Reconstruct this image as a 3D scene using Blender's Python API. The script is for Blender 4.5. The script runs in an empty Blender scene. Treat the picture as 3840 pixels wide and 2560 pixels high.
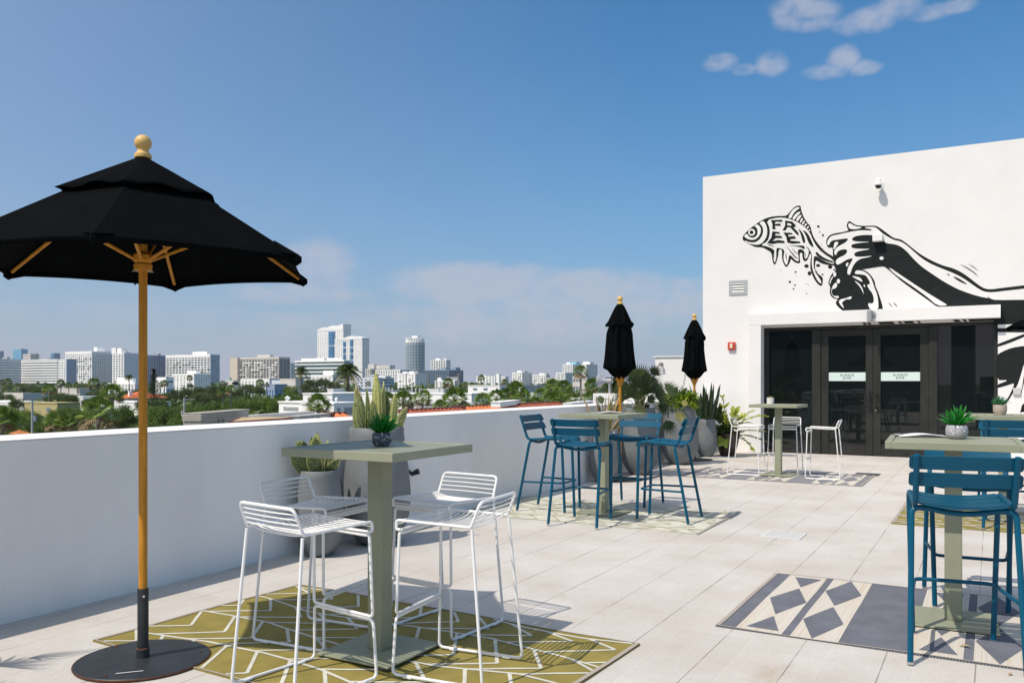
import bpy, bmesh, math, random
from mathutils import Vector, Matrix, Euler, geometry
R = math.radians
random.seed(7)
scene = bpy.context.scene
C = scene.collection
# ------------------------------------------------------------------ camera
F, CX, HY, H = 3180.0, 1920.0, 1432.0, 1.392
YAW = math.atan(1800 / 3180)
fw = Vector((-math.sin(YAW), math.cos(YAW), 0)); rt = Vector((math.cos(YAW), math.sin(YAW), 0))
cam = bpy.data.cameras.new('camera'); cam.lens = F / 3840 * 36; cam.sensor_width = 36
cam.shift_y = (HY - 1280) / 3840; cam.clip_start = .05; cam.clip_end = 9000
camo = bpy.data.objects.new('camera', cam); C.objects.link(camo)
camo.location = (0, 0, H); camo.rotation_euler = (R(90), 0, YAW); scene.camera = camo
# ------------------------------------------------------------------ sun and sky
SUN_EL, SUN_AZ = R(56), R(180 + 23)          # azimuth of the sun, clockwise from +Y
sd = Vector((math.sin(SUN_AZ) * math.cos(SUN_EL), math.cos(SUN_AZ) * math.cos(SUN_EL), math.sin(SUN_EL)))
sl = bpy.data.lights.new('sun', 'SUN'); sl.energy = 3.75; sl.angle = R(.53); sl.color = (1, .91, .80)
so = bpy.data.objects.new('sun', sl); C.objects.link(so)
so.rotation_euler = sd.to_track_quat('Z', 'Y').to_euler()
W = bpy.data.worlds.new('World'); scene.world = W; W.use_nodes = True
scene.view_settings.view_transform = 'Standard'; scene.view_settings.look = 'None'
scene.view_settings.exposure = .14; scene.view_settings.gamma = 1
scene.cycles.max_bounces = 8; scene.cycles.volume_bounces = 0
def azel(px, py):
    c = (px - CX) / F
    return math.atan(c) - YAW, math.atan((HY - py) / F / math.sqrt(1 + c * c))
def build_world():
    nt = W.node_tree; N = nt.nodes; L = nt.links; N.clear()
    def M(op, a, b=None, c=None, clamp=False):
        n = N.new('ShaderNodeMath'); n.operation = op; n.use_clamp = clamp
        for i, v in enumerate((a, b, c)):
            if v is None: continue
            if isinstance(v, (int, float)): n.inputs[i].default_value = v
            else: L.new(v, n.inputs[i])
        return n.outputs[0]
    out = N.new('ShaderNodeOutputWorld'); bg = N.new('ShaderNodeBackground')
    sky = N.new('ShaderNodeTexSky'); sky.sky_type = 'NISHITA'; sky.sun_disc = False
    sky.sun_elevation = SUN_EL; sky.sun_rotation = SUN_AZ
    sky.altitude = 0; sky.air_density = 1.0; sky.dust_density = 1.2; sky.ozone_density = 1.6
    tc = N.new('ShaderNodeTexCoord'); sp = N.new('ShaderNodeSeparateXYZ'); L.new(tc.outputs['Generated'], sp.inputs[0])
    az = M('ARCTAN2', sp.outputs[0], sp.outputs[1]); el = M('ARCSINE', sp.outputs[2])
    cb = N.new('ShaderNodeCombineXYZ'); L.new(az, cb.inputs[0]); L.new(el, cb.inputs[1])
    def noise(sx, sy, scale, det, seed):
        mp = N.new('ShaderNodeMapping'); mp.inputs['Scale'].default_value = (sx, sy, 1); mp.inputs['Location'].default_value = (seed, seed * .7, 0)
        L.new(cb.outputs[0], mp.inputs[0]); n = N.new('ShaderNodeTexNoise'); n.inputs['Scale'].default_value = scale
        n.inputs['Detail'].default_value = det; n.inputs['Roughness'].default_value = .55; L.new(mp.outputs[0], n.inputs[0]); return n.outputs[0]
    # fair-weather puffs: (x, y, rx, ry, weight) as seen from the terrace
    puffs = [(2975, 40, 85, 75, 1.0), (3060, 60, 90, 60, .9), (3190, 95, 80, 40, .8), (3280, 70, 95, 50, 1.0), (3370, 30, 90, 50, 1.0), (3480, 50, 90, 32, .8), (3590, 25, 80, 28, .8), (2700, 235, 65, 38, .85), (2790, 262, 50, 24, .7), (2895, 240, 62, 45, .85),
             (3160, 225, 60, 55, 1.0), (3105, 268, 90, 30, .9), (3240, 255, 65, 30, .85), (1180, 1000, 160, 100, 1.0), (1120, 1105, 270, 40, .95), (1070, 1190, 150, 22, .7),
             (1400, 1165, 120, 20, .4), (660, 1135, 260, 50, .35), (200, 1150, 200, 60, .35)]
    bank = [(1790, 1070, 300, 82, 1.3), (2150, 1100, 380, 86, 1.25), (2480, 1125, 260, 80, 1.15), (1950, 1210, 750, 85, .95), (1300, 1230, 600, 60, .6), (500, 1180, 600, 70, .5)]
    tot = None
    for (x, y, rx, ry, w) in puffs + bank:
        a, e = azel(x, y); a2, _ = azel(x + rx, y); _, e2 = azel(x, y - ry)
        da = M('DIVIDE', M('SUBTRACT', az, a), abs(a2 - a)); de = M('DIVIDE', M('SUBTRACT', el, e), abs(e2 - e))
        d = M('ADD', M('MULTIPLY', da, da), M('MULTIPLY', de, de))
        m = M('MULTIPLY', M('EXPONENT', M('MULTIPLY', M('MULTIPLY', d, d), -.55)), w)
        tot = m if tot is None else M('MAXIMUM', tot, m)
    n1 = noise(20, 34, 1.0, 9, 3.1); n2 = noise(60, 85, 1.0, 9, 8.2)
    det = M('ADD', M('MULTIPLY', M('SUBTRACT', n1, .5), 2.6), M('MULTIPLY', M('SUBTRACT', n2, .5), 1.4))
    v = M('ADD', M('MULTIPLY', tot, 1.15), M('MULTIPLY', det, M('ADD', M('MULTIPLY', tot, .75), .10)))
    mr = N.new('ShaderNodeMapRange'); mr.interpolation_type = 'SMOOTHSTEP'; mr.inputs[1].default_value = .22; mr.inputs[2].default_value = 1.5
    L.new(v, mr.inputs[0]); cl = mr.outputs[0]
    # humid air: milky towards the horizon
    hz = M('EXPONENT', M('MULTIPLY', M('MAXIMUM', el, 0), -6.4))
    lo = noise(2.5, 9, 1.0, 3, 1.3)
    hz = M('MULTIPLY', hz, M('ADD', .74, M('MULTIPLY', lo, .3)), clamp=True)
    lf = M('MULTIPLY', M('SUBTRACT', M('MULTIPLY', az, -1), .35), .34, clamp=True)      # milkier air to the west
    hz = M('ADD', hz, M('MULTIPLY', lf, M('SUBTRACT', 1, hz)), clamp=True)
    tint = N.new('ShaderNodeMix'); tint.data_type = 'RGBA'; tint.blend_type = 'MULTIPLY'; tint.inputs[0].default_value = 1
    L.new(sky.outputs[0], tint.inputs[6]); tint.inputs[7].default_value = (.22, .90, 1.26, 1)
    m1 = N.new('ShaderNodeMix'); m1.data_type = 'RGBA'; L.new(hz, m1.inputs[0]); L.new(tint.outputs[2], m1.inputs[6]); m1.inputs[7].default_value = (4.55, 4.65, 5.8, 1)
    m2 = N.new('ShaderNodeMix'); m2.data_type = 'RGBA'; L.new(M('MULTIPLY', cl, .66), m2.inputs[0]); L.new(m1.outputs[2], m2.inputs[6]); m2.inputs[7].default_value = (4.9, 5.1, 6.0, 1)
    # broad warm glow around the sun, added to lift and neutralise shade
    vd = N.new('ShaderNodeVectorMath'); vd.operation = 'DOT_PRODUCT'; L.new(tc.outputs['Generated'], vd.inputs[0]); vd.inputs[1].default_value = tuple(sd)
    au = M('POWER', M('MAXIMUM', vd.outputs['Value'], 0), 2.2)
    m3 = N.new('ShaderNodeMix'); m3.data_type = 'RGBA'; m3.blend_type = 'ADD'; L.new(au, m3.inputs[0]); L.new(m2.outputs[2], m3.inputs[6]); m3.inputs[7].default_value = (6.6, 5.3, 4.0, 1)
    L.new(m3.outputs[2], bg.inputs[0]); bg.inputs[1].default_value = .095; L.new(bg.outputs[0], out.inputs[0])
build_world()
# ------------------------------------------------------------------ placing helpers (photo pixel -> place in the world)
def ray(px): return rt * ((px - CX) / F) + fw
def gp(px, py, z=0):
    d = F * (H - z) / (py - HY); p = ray(px) * d; return Vector((p.x, p.y, z))
def at(px, d): p = ray(px) * d; return Vector((p.x, p.y, 0))
def zat(py, d): return H + (HY - py) * d / F
def onY(px, py, Y): r = ray(px); t = Y / r.y; return (r.x * t, H + (HY - py) / F * t)
def onX(px, py, X): r = ray(px); t = X / r.x; return (r.y * t, H + (HY - py) / F * t)
# ------------------------------------------------------------------ materials
MATS = {}
def mat(name, col=(.5, .5, .5), rough=.6, metal=0, noise=0, nscale=8, bump=0, bscale=60, col2=None, spec=.5, stretch=(1, 1, 1), thresh=None, coat=0, transl=0, coord='Object', rand=0):
    if name in MATS: return MATS[name]
    m = bpy.data.materials.new(name); m.use_nodes = True; nt = m.node_tree; N = nt.nodes; L = nt.links
    b = N['Principled BSDF']; b.inputs['Base Color'].default_value = (*col, 1); b.inputs['Roughness'].default_value = rough
    b.inputs['Metallic'].default_value = metal; b.inputs['Specular IOR Level'].default_value = spec; b.inputs['Coat Weight'].default_value = coat
    tc = N.new('ShaderNodeTexCoord'); mp = N.new('ShaderNodeMapping'); mp.inputs['Scale'].default_value = stretch; L.new(tc.outputs[coord], mp.inputs[0])
    csock = None
    if noise or col2:
        n = N.new('ShaderNodeTexNoise'); n.inputs['Scale'].default_value = nscale; n.inputs['Detail'].default_value = 5; n.inputs['Roughness'].default_value = .6
        L.new(mp.outputs[0], n.inputs[0])
        cr = N.new('ShaderNodeValToRGB'); lo, hi = thresh or (.3, .7)
        cr.color_ramp.elements[0].position = lo; cr.color_ramp.elements[1].position = hi
        c2 = col2 or tuple(c * (1 - noise) for c in col)
        cr.color_ramp.elements[0].color = (*c2, 1); cr.color_ramp.elements[1].color = (*(col if col2 else tuple(min(1, c * (1 + noise * .5)) for c in col)), 1)
        L.new(n.outputs[0], cr.inputs[0]); csock = cr.outputs[0]
    if rand:
        oi = N.new('ShaderNodeObjectInfo'); hs = N.new('ShaderNodeHueSaturation')
        mr = N.new('ShaderNodeMapRange'); mr.inputs[3].default_value = 1 - rand; mr.inputs[4].default_value = 1 + rand; L.new(oi.outputs['Random'], mr.inputs[0])
        if csock is None: hs.inputs['Color'].default_value = (*col, 1)
        else: L.new(csock, hs.inputs['Color'])
        L.new(mr.outputs[0], hs.inputs['Value']); csock = hs.outputs[0]
    if csock: L.new(csock, b.inputs['Base Color'])
    if bump:
        n2 = N.new('ShaderNodeTexNoise'); n2.inputs['Scale'].default_value = bscale; n2.inputs['Detail'].default_value = 4; L.new(mp.outputs[0], n2.inputs[0])
        bp = N.new('ShaderNodeBump'); bp.inputs['Strength'].default_value = bump; bp.inputs['Distance'].default_value = .01
        L.new(n2.outputs[0], bp.inputs['Height']); L.new(bp.outputs[0], b.inputs['Normal'])
    if transl:
        tr = N.new('ShaderNodeBsdfTranslucent'); mx = N.new('ShaderNodeMixShader'); mx.inputs[0].default_value = transl
        if csock: L.new(csock, tr.inputs[0])
        else: tr.inputs[0].default_value = (*col, 1)
        L.new(b.outputs[0], mx.inputs[1]); L.new(tr.outputs[0], mx.inputs[2]); L.new(mx.outputs[0], N['Material Output'].inputs[0])
    MATS[name] = m; return m
stucco = mat('stucco', (.765, .755, .74), .85, noise=.05, nscale=1.3, bump=.25, bscale=90)
parapet_m = mat('parapet_stucco', (.86, .85, .82), .88, noise=.09, nscale=1.1, bump=.35, bscale=70, stretch=(1, 1, .35))
stucco_old = mat('stucco_old', (.74, .73, .72), .9, noise=.10, nscale=.9, bump=.35, bscale=60)
blue = mat('blue_metal', (.0, .076, .140), .42, noise=.06, nscale=20, spec=.22)
sage = mat('sage_metal', (.275, .29, .20), .48, noise=.06, nscale=12, bump=.08, bscale=200)
whitem = mat('white_metal', (.80, .80, .79), .4, noise=.03, nscale=25)
wood = mat('varnished_wood', (.54, .23, .018), .5, spec=.3, noise=.35, nscale=9, stretch=(6, 6, .6), coat=.03)
woodl = mat('pale_wood', (.66, .42, .13), .5, noise=.12, nscale=14, stretch=(3, 3, 1))
canvas = mat('black_canvas', (.0028, .0036, .004), .95, noise=.35, nscale=5, bump=.4, bscale=35, spec=.03)
steel_black = mat('black_steel', (.022, .027, .032), .5, noise=.4, nscale=9, bump=.15, bscale=60)
rust = mat('rust', (.11, .04, .018), .9, noise=.5, nscale=40)
concrete = mat('planter_concrete', (.165, .178, .183), .6, noise=.22, nscale=5, bump=.12, bscale=120)
soil = mat('soil', (.03, .022, .016), .95, bump=.6, bscale=60)
brown_glaze = mat('brown_glaze', (.045, .028, .02), .25, noise=.5, nscale=7)
chrome = mat('bright_metal', (.6, .6, .6), .3, metal=1)
black_plastic = mat('black_plastic', (.012, .012, .013), .45)
grey_paint = mat('grey_paint', (.30, .31, .32), .5)
paper = mat('paper', (.82, .81, .78), .7)
darkframe = mat('door_frame_metal', (.027, .028, .025), .5, noise=.3, nscale=3, spec=.25)
mural = mat('mural_paint', (.017, .021, .021), .9, spec=.12, noise=.2, nscale=7)
red_plastic = mat('red_plastic', (.55, .055, .035), .4)
cream = mat('cream_plastic', (.70, .62, .42), .5)
# ------------------------------------------------------------------ mesh builder
class MB:
    def __init__(s): s.v = []; s.f = []; s.m = []; s.cur = 0
    def add(s, vs, fs):
        o = len(s.v); s.v.extend(tuple(v) for v in vs); s.f.extend(tuple(i + o for i in f) for f in fs); s.m.extend([s.cur] * len(fs))
    def box(s, x0, x1, y0, y1, z0, z1, Mx=None):
        vs = [Vector(p) for p in ((x0, y0, z0), (x1, y0, z0), (x1, y1, z0), (x0, y1, z0), (x0, y0, z1), (x1, y0, z1), (x1, y1, z1), (x0, y1, z1))]
        if Mx: vs = [Mx @ v for v in vs]
        s.add(vs, [(0, 3, 2, 1), (4, 5, 6, 7), (0, 1, 5, 4), (1, 2, 6, 5), (2, 3, 7, 6), (3, 0, 4, 7)])
    def prism(s, pts, z0, z1):
        n = len(pts); s.add([(x, y, z0) for x, y in pts] + [(x, y, z1) for x, y in pts], [tuple(range(n - 1, -1, -1)), tuple(range(n, 2 * n))] + [(i, (i + 1) % n, n + (i + 1) % n, n + i) for i in range(n)])
    def tube(s, pts, r, n=8, closed=False, cap=True):
        pts = [Vector(p) for p in pts]; k = len(pts); rr = r if isinstance(r, (list, tuple)) else [r] * k
        vs = []; up = None
        for i, p in enumerate(pts):
            if closed: t = pts[(i + 1) % k] - pts[i - 1]
            else: t = pts[min(i + 1, k - 1)] - pts[max(i - 1, 0)]
            t.normalize()
            if up is None: up = t.orthogonal().normalized()
            else:
                up = up - t * up.dot(t)
                if up.length < 1e-5: up = t.orthogonal()
                up.normalize()
            w = t.cross(up)
            for j in range(n):
                a = 2 * math.pi * j / n; vs.append(p + (up * math.cos(a) + w * math.sin(a)) * rr[i])
        fs = []
        for i in range(k if closed else k - 1):
            b = ((i + 1) % k) * n
            for j in range(n): fs.append((i * n + j, i * n + (j + 1) % n, b + (j + 1) % n, b + j))
        if cap and not closed: fs += [tuple(range(n - 1, -1, -1)), tuple(range((k - 1) * n, k * n))]
        s.add(vs, fs)
    def lathe(s, prof, n=32, c=(0, 0, 0), fn=None):
        vs = []; k = len(prof)
        for (r, z) in prof:
            for j in range(n):
                a = 2 * math.pi * j / n; q = fn(r, z, a) if fn else r
                vs.append((c[0] + q * math.cos(a), c[1] + q * math.sin(a), c[2] + z))
        fs = [(i * n + j, i * n + (j + 1) % n, (i + 1) * n + (j + 1) % n, (i + 1) * n + j) for i in range(k - 1) for j in range(n)]
        if prof[0][0] > 1e-4: fs.append(tuple(range(n - 1, -1, -1)))
        if prof[-1][0] > 1e-4: fs.append(tuple(range((k - 1) * n, k * n)))
        s.add(vs, fs)
    def strip(s, L, Rr):
        n = len(L); s.add(list(L) + list(Rr), [(i, i + 1, n + i + 1, n + i) for i in range(n - 1)])
    def build(s, name, mats, parent=None, smooth=True, bevel=0, ang=35):
        me = bpy.data.meshes.new(name); me.from_pydata(s.v, [], s.f)
        if not isinstance(mats, (list, tuple)): mats = [mats]
        for m in mats: me.materials.append(m)
        if len(mats) > 1: me.polygons.foreach_set('material_index', s.m)
        if smooth: me.shade_smooth(); me.set_sharp_from_angle(angle=R(ang))
        o = bpy.data.objects.new(name, me); C.objects.link(o)
        if parent: o.parent = parent
        if bevel:
            b = o.modifiers.new('bevel', 'BEVEL'); b.width = bevel; b.segments = 2; b.limit_method = 'ANGLE'; b.angle_limit = R(40)
        return o
def tag(o, label=None, cat=None, group=None, kind=None):
    if label: o['label'] = label
    if cat: o['category'] = cat
    if group: o['group'] = group
    if kind: o['kind'] = kind
    return o
def thing(name, label, cat, loc=(0, 0, 0), rz=0, group=None):
    o = bpy.data.objects.new(name, None); C.objects.link(o); o.location = loc; o.rotation_euler = (0, 0, rz); o.empty_display_size = .2
    return tag(o, label, cat, group)
def dup(o, loc=None, rz=None, label=None, group=None, parent=None, scale=None):
    c = o.copy(); C.objects.link(c)
    if parent: c.parent = parent
    if loc is not None: c.location = loc
    if rz is not None: c.rotation_euler = (0, 0, rz)
    if scale: c.scale = scale if isinstance(scale, tuple) else (scale,) * 3
    if label: c['label'] = label
    if group: c['group'] = group
    for ch in [x for x in o.children]: dup(ch, parent=c)
    return c
def one(name, mb, m, label, cat, loc=(0, 0, 0), rz=0, group=None, kind=None, **k):
    o = mb.build(name, m, **k); o.location = loc; o.rotation_euler = (0, 0, rz); return tag(o, label, cat, group, kind)
def fil(pts, r, n=4):
    pts = [Vector(p) for p in pts]; out = [pts[0]]
    for i in range(1, len(pts) - 1):
        p = pts[i]; a = (pts[i - 1] - p); b = (pts[i + 1] - p); q = r[(i - 1) % len(r)] if isinstance(r, (list, tuple)) else r
        d = min(q, a.length * .49, b.length * .49); a.normalize(); b.normalize(); s = p + a * d; e = p + b * d
        for j in range(n + 1):
            t = j / n; out.append(s * (1 - t) ** 2 + p * 2 * t * (1 - t) + e * t * t)
    return out + [pts[-1]]
# ================================================================== TERRACE
WX, WY, TOPZ = -4.95, 17.15, 1.055
def paver_mat():
    m = bpy.data.materials.new('pavers'); m.use_nodes = True; N = m.node_tree.nodes; L = m.node_tree.links; b = N['Principled BSDF']; b.inputs['Roughness'].default_value = .8
    tc = N.new('ShaderNodeTexCoord'); mp = N.new('ShaderNodeMapping'); mp.inputs['Rotation'].default_value = (0, 0, R(90)); mp.inputs['Location'].default_value = (.05, -.07, 0)
    L.new(tc.outputs['Object'], mp.inputs[0])
    def brick(ms, c1, c2, mo):
        n = N.new('ShaderNodeTexBrick'); n.offset = .5; n.inputs['Scale'].default_value = 1; n.inputs['Mortar Size'].default_value = ms; n.inputs['Mortar Smooth'].default_value = .15
        n.inputs['Brick Width'].default_value = .4; n.inputs['Row Height'].default_value = .4; n.inputs['Color1'].default_value = c1; n.inputs['Color2'].default_value = c2; n.inputs['Mortar'].default_value = mo
        L.new(mp.outputs[0], n.inputs[0]); return n
    br = brick(.0035, (.565, .538, .502, 1), (.595, .568, .532, 1), (.622, .597, .56, 1))
    n = N.new('ShaderNodeTexNoise'); n.inputs['Scale'].default_value = 1.1; n.inputs['Detail'].default_value = 8; n.inputs['Roughness'].default_value = .65; L.new(tc.outputs['Object'], n.inputs[0])
    cr = N.new('ShaderNodeValToRGB'); cr.color_ramp.elements[0].position = .33; cr.color_ramp.elements[1].position = .60
    cr.color_ramp.elements[0].color = (.86, .82, .76, 1); cr.color_ramp.elements[1].color = (1, 1, 1, 1); L.new(n.outputs[0], cr.inputs[0])
    mx = N.new('ShaderNodeMix'); mx.data_type = 'RGBA'; mx.blend_type = 'MULTIPLY'; mx.inputs[0].default_value = 1; L.new(br.outputs[0], mx.inputs[6]); L.new(cr.outputs[0], mx.inputs[7])
    # small dark specks and scuffs
    v = N.new('ShaderNodeTexVoronoi'); v.inputs['Scale'].default_value = 3.2; v.inputs['Randomness'].default_value = 1; L.new(tc.outputs['Object'], v.inputs[0])
    c2 = N.new('ShaderNodeValToRGB'); c2.color_ramp.elements[0].position = .012; c2.color_ramp.elements[1].position = .03
    c2.color_ramp.elements[0].color = (.35, .3, .25, 1); c2.color_ramp.elements[1].color = (1, 1, 1, 1); L.new(v.outputs['Distance'], c2.inputs[0])
    m2 = N.new('ShaderNodeMix'); m2.data_type = 'RGBA'; m2.blend_type = 'MULTIPLY'; m2.inputs[0].default_value = 1; L.new(mx.outputs[2], m2.inputs[6]); L.new(c2.outputs[0], m2.inputs[7])
    ng = N.new('ShaderNodeTexNoise'); ng.inputs['Scale'].default_value = 55; ng.inputs['Detail'].default_value = 6; L.new(tc.outputs['Object'], ng.inputs[0])
    c3 = N.new('ShaderNodeValToRGB'); c3.color_ramp.elements[0].position = .3; c3.color_ramp.elements[0].color = (.9, .9, .9, 1); c3.color_ramp.elements[1].position = .7; L.new(ng.outputs[0], c3.inputs[0])
    m3 = N.new('ShaderNodeMix'); m3.data_type = 'RGBA'; m3.blend_type = 'MULTIPLY'; m3.inputs[0].default_value = 1; L.new(m2.outputs[2], m3.inputs[6]); L.new(c3.outputs[0], m3.inputs[7])
    # dark open joints along the terrace
    def MM(op, a, b2=None, c=None):
        q = N.new('ShaderNodeMath'); q.operation = op
        for i, w in enumerate((a, b2, c)):
            if w is None: continue
            if isinstance(w, (int, float)): q.inputs[i].default_value = w
            else: L.new(w, q.inputs[i])
        return q.outputs[0]
    sx = N.new('ShaderNodeSeparateXYZ'); L.new(tc.outputs['Object'], sx.inputs[0])
    dj = MM('ABSOLUTE', MM('SUBTRACT', MM('FRACT', MM('ADD', MM('MULTIPLY', MM('ADD', sx.outputs[0], .07), 2.5), 40.5)), .5))
    jn = N.new('ShaderNodeTexNoise'); jn.inputs['Scale'].default_value = 2.3; jn.inputs['Detail'].default_value = 5; L.new(tc.outputs['Object'], jn.inputs[0])
    wj = MM('MULTIPLY', MM('SUBTRACT', jn.outputs[0], .28), .030)
    on = MM('MULTIPLY', MM('LESS_THAN', dj, wj), .62)
    m4 = N.new('ShaderNodeMix'); m4.data_type = 'RGBA'; L.new(on, m4.inputs[0]); L.new(m3.outputs[2], m4.inputs[6]); m4.inputs[7].default_value = (.10, .08, .06, 1)
    # broad brownish water stains
    sn = N.new('ShaderNodeTexNoise'); sn.inputs['Scale'].default_value = .75; sn.inputs['Detail'].default_value = 9; sn.inputs['Roughness'].default_value = .7; sn.inputs['Distortion'].default_value = .8; L.new(tc.outputs['Object'], sn.inputs[0])
    cs = N.new('ShaderNodeValToRGB'); cs.color_ramp.elements[0].position = .60; cs.color_ramp.elements[0].color = (1, 1, 1, 1); cs.color_ramp.elements[1].position = .72; cs.color_ramp.elements[1].color = (.86, .80, .70, 1); L.new(sn.outputs[0], cs.inputs[0])
    m5 = N.new('ShaderNodeMix'); m5.data_type = 'RGBA'; m5.blend_type = 'MULTIPLY'; m5.inputs[0].default_value = 1; L.new(m4.outputs[2], m5.inputs[6]); L.new(cs.outputs[0], m5.inputs[7])
    L.new(m5.outputs[2], b.inputs['Base Color'])
    bp = N.new('ShaderNodeBump'); bp.inputs['Strength'].default_value = .5; bp.inputs['Distance'].default_value = .004
    sb = N.new('ShaderNodeMath'); sb.operation = 'MULTIPLY_ADD'; L.new(br.outputs['Fac'], sb.inputs[0]); sb.inputs[1].default_value = -1; L.new(ng.outputs[0], sb.inputs[2]); L.new(sb.outputs[0], bp.inputs['Height']); L.new(bp.outputs[0], b.inputs['Normal'])
    return m
mb = MB(); mb.box(-5.5, 9, -9, 17.5, -.35, 0)
tag(mb.build('terrace_floor', paver_mat(), smooth=False), kind='structure')
# building block carrying the terrace
one('podium_building', (lambda b: (b.box(-5.45, 9, -9, 17.4, -12, -.36), b)[1])(MB()), stucco_old, 'white building carrying the roof terrace below the parapet', 'building', smooth=False)
# parapet
pr = thing('parapet_wall', 'long smooth white parapet wall along the left side of the terrace', 'wall', (WX - .26, 4, 0))
mb = MB(); mb.box(-.26, .26, -13, 13.45, -.3, TOPZ - .004); mb.build('wall', parapet_m, pr, bevel=.006)
mb = MB(); mb.box(-.265, .263, -13.004, 13.452, TOPZ - .0035, TOPZ); mb.build('coping', stucco_old, pr, smooth=False)
# ================================================================== RESTAURANT
bd = thing('restaurant_building', 'white stucco rooftop restaurant with black glass doors and fish mural', 'building', (0, WY, 0))
def wallpart(name, boxes, m=stucco, bevel=.004):
    b = MB()
    for q in boxes: b.box(*q)
    return b.build(name, m, bd, bevel=bevel)
RX0, RTOP, RR = -5.187, 5.612, 8.0
DX0, DX1, DZ = -3.962, .09, 2.465
b = MB(); _o = [(RX0, 0), (DX0, 0), (DX0, DZ + .003), (DX1, DZ + .003), (DX1, 0), (RR, 0), (RR, RTOP), (RX0, RTOP)]; _n = len(_o)
b.add([(x, 0, z) for x, z in _o] + [(x, .3, z) for x, z in _o], [tuple(range(_n)), tuple(range(2 * _n - 1, _n - 1, -1))] + [(i, _n + i, _n + (i + 1) % _n, (i + 1) % _n) for i in range(_n)]); b.build('wall', stucco, bd, smooth=False)
wallpart('side_wall', [(RX0, RX0 + .3, .302, 11, 0, RTOP - .004)])
wallpart('roof', [(RX0 + .31, RR, .31, 11, RTOP - .5, RTOP - .35)])
wallpart('door_surround', [(-4.21, DX0 - .003, -.19, -.003, 0.002, 2.508)])
wallpart('canopy', [(-4.21, .131, -.19, -.003, 2.511, 2.735)])
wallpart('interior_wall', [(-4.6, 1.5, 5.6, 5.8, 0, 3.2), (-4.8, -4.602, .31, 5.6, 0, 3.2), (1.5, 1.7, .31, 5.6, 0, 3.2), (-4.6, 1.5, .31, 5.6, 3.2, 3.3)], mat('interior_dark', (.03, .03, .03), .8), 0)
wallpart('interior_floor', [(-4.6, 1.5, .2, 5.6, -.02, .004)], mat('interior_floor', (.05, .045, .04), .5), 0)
glass = bpy.data.materials.new('tinted_glass'); glass.use_nodes = True
g = glass.node_tree.nodes['Principled BSDF']; g.inputs['Base Color'].default_value = (.006, .009, .009, 1); g.inputs['Roughness'].default_value = .015; g.inputs['Specular IOR Level'].default_value = .55
g.inputs['Alpha'].default_value = .93
# frames (local y: door plane .13)
wallpart('door_frame', [(DX0, DX0 + .10, .06, .17, 0, DZ), (DX1 - .06, DX1, .06, .17, 0, DZ), (DX0 + .103, DX1 - .063, .06, .17, DZ - .06, DZ), (-3.045, -2.885, .05, .18, 0, DZ - .063), (-1.0, -.86, .05, .18, 0, DZ - .063),
    (DX0 + .103, -3.048, .07, .16, 0, .06), (-.857, DX1 - .063, .07, .16, 0, .06)], darkframe, .004)
for (x0, x1) in ((DX0 + .10, -3.045), (-.86, DX1 - .06)):
    b = MB(); b.box(x0 + .001, x1 - .001, .11, .118, .061, DZ - .061); w = b.build('sidelight', glass, bd, smooth=False)
for side, (x0, x1) in ((1, (-2.883, -1.953)), (-1, (-1.947, -1.002))):
    b = MB(); g0, g1 = (x0 + .14, x1 - .125) if side > 0 else (x0 + .13, x1 - .145)
    b.box(x0, g0, .08, .13, .012, DZ - .066); b.box(g1, x1, .08, .13, .012, DZ - .066); b.box(g0 + .001, g1 - .001, .08, .13, .012, .17); b.box(g0 + .001, g1 - .001, .08, .13, 2.27, DZ - .066)
    d = b.build('door', darkframe, bd, bevel=.003)
    b = MB(); b.box(g0 + .001, g1 - .001, .10, .108, .171, 2.269); b.build('glass_pane', glass, d, smooth=False)
    b = MB(); b.box(g0 + .002, g1 - .002, .0955, .0985, 1.413, 1.576); b.build('frosted_band', mat('frosted_band', (.60, .72, .68), .6), d, smooth=False)
    # writing
    for line, zz in (('ALWAYS', 1.503), ('JUNE', 1.452)):
        cu = bpy.data.curves.new('t', 'FONT'); cu.body = line; cu.size = .060; cu.align_x = 'CENTER'; cu.space_character = 1.12; cu.offset = .0008
        to = bpy.data.objects.new('t', cu); C.objects.link(to); dg = bpy.context.evaluated_depsgraph_get(); dg.update()
        me = bpy.data.meshes.new_from_object(to.evaluated_get(dg)); bpy.data.objects.remove(to)
        me.transform(Matrix.Translation(((g0 + g1) / 2, .0945, zz)) @ Matrix.Rotation(R(90), 4, 'X')); me.materials.clear(); me.materials.append(mat('lettering', (.012, .05, .045), .5))
        lo = bpy.data.objects.new('lettering', me); C.objects.link(lo); lo.parent = d
    hx = x1 - .055 if side > 0 else x0 + .055; dx = -.075 * side
    b = MB(); b.tube(fil([(hx, .08, 1.21), (hx, .015, 1.21), (hx + dx * 0 - .0, -.0, 1.20), (hx + dx * .0, -.005, .94), (hx, .015, .93), (hx, .08, .93)], .02), .0125, 8)
    b.tube(fil([(hx, -.0, 1.19), (hx + dx, -.002, 1.16), (hx + dx, -.002, .98), (hx, -.0, .95)], .03), .011, 8); b.build('handle', darkframe, d)
    xh = x0 - .005 if side > 0 else x1 + .005
    for zz in (2.2, 1.72, 1.2, .68, .17):
        b = MB(); b.tube([(xh, .065, zz - .055), (xh, .065, zz + .055)], .012, 8); b.build('hinge', darkframe, d)
b = MB(); b.lathe([(.013, 0), (.013, .006)], 12); o = b.build('lock', chrome, bd); o.rotation_euler = (R(90), 0, 0); o.location = (-1.90, .08, .86)
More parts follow.
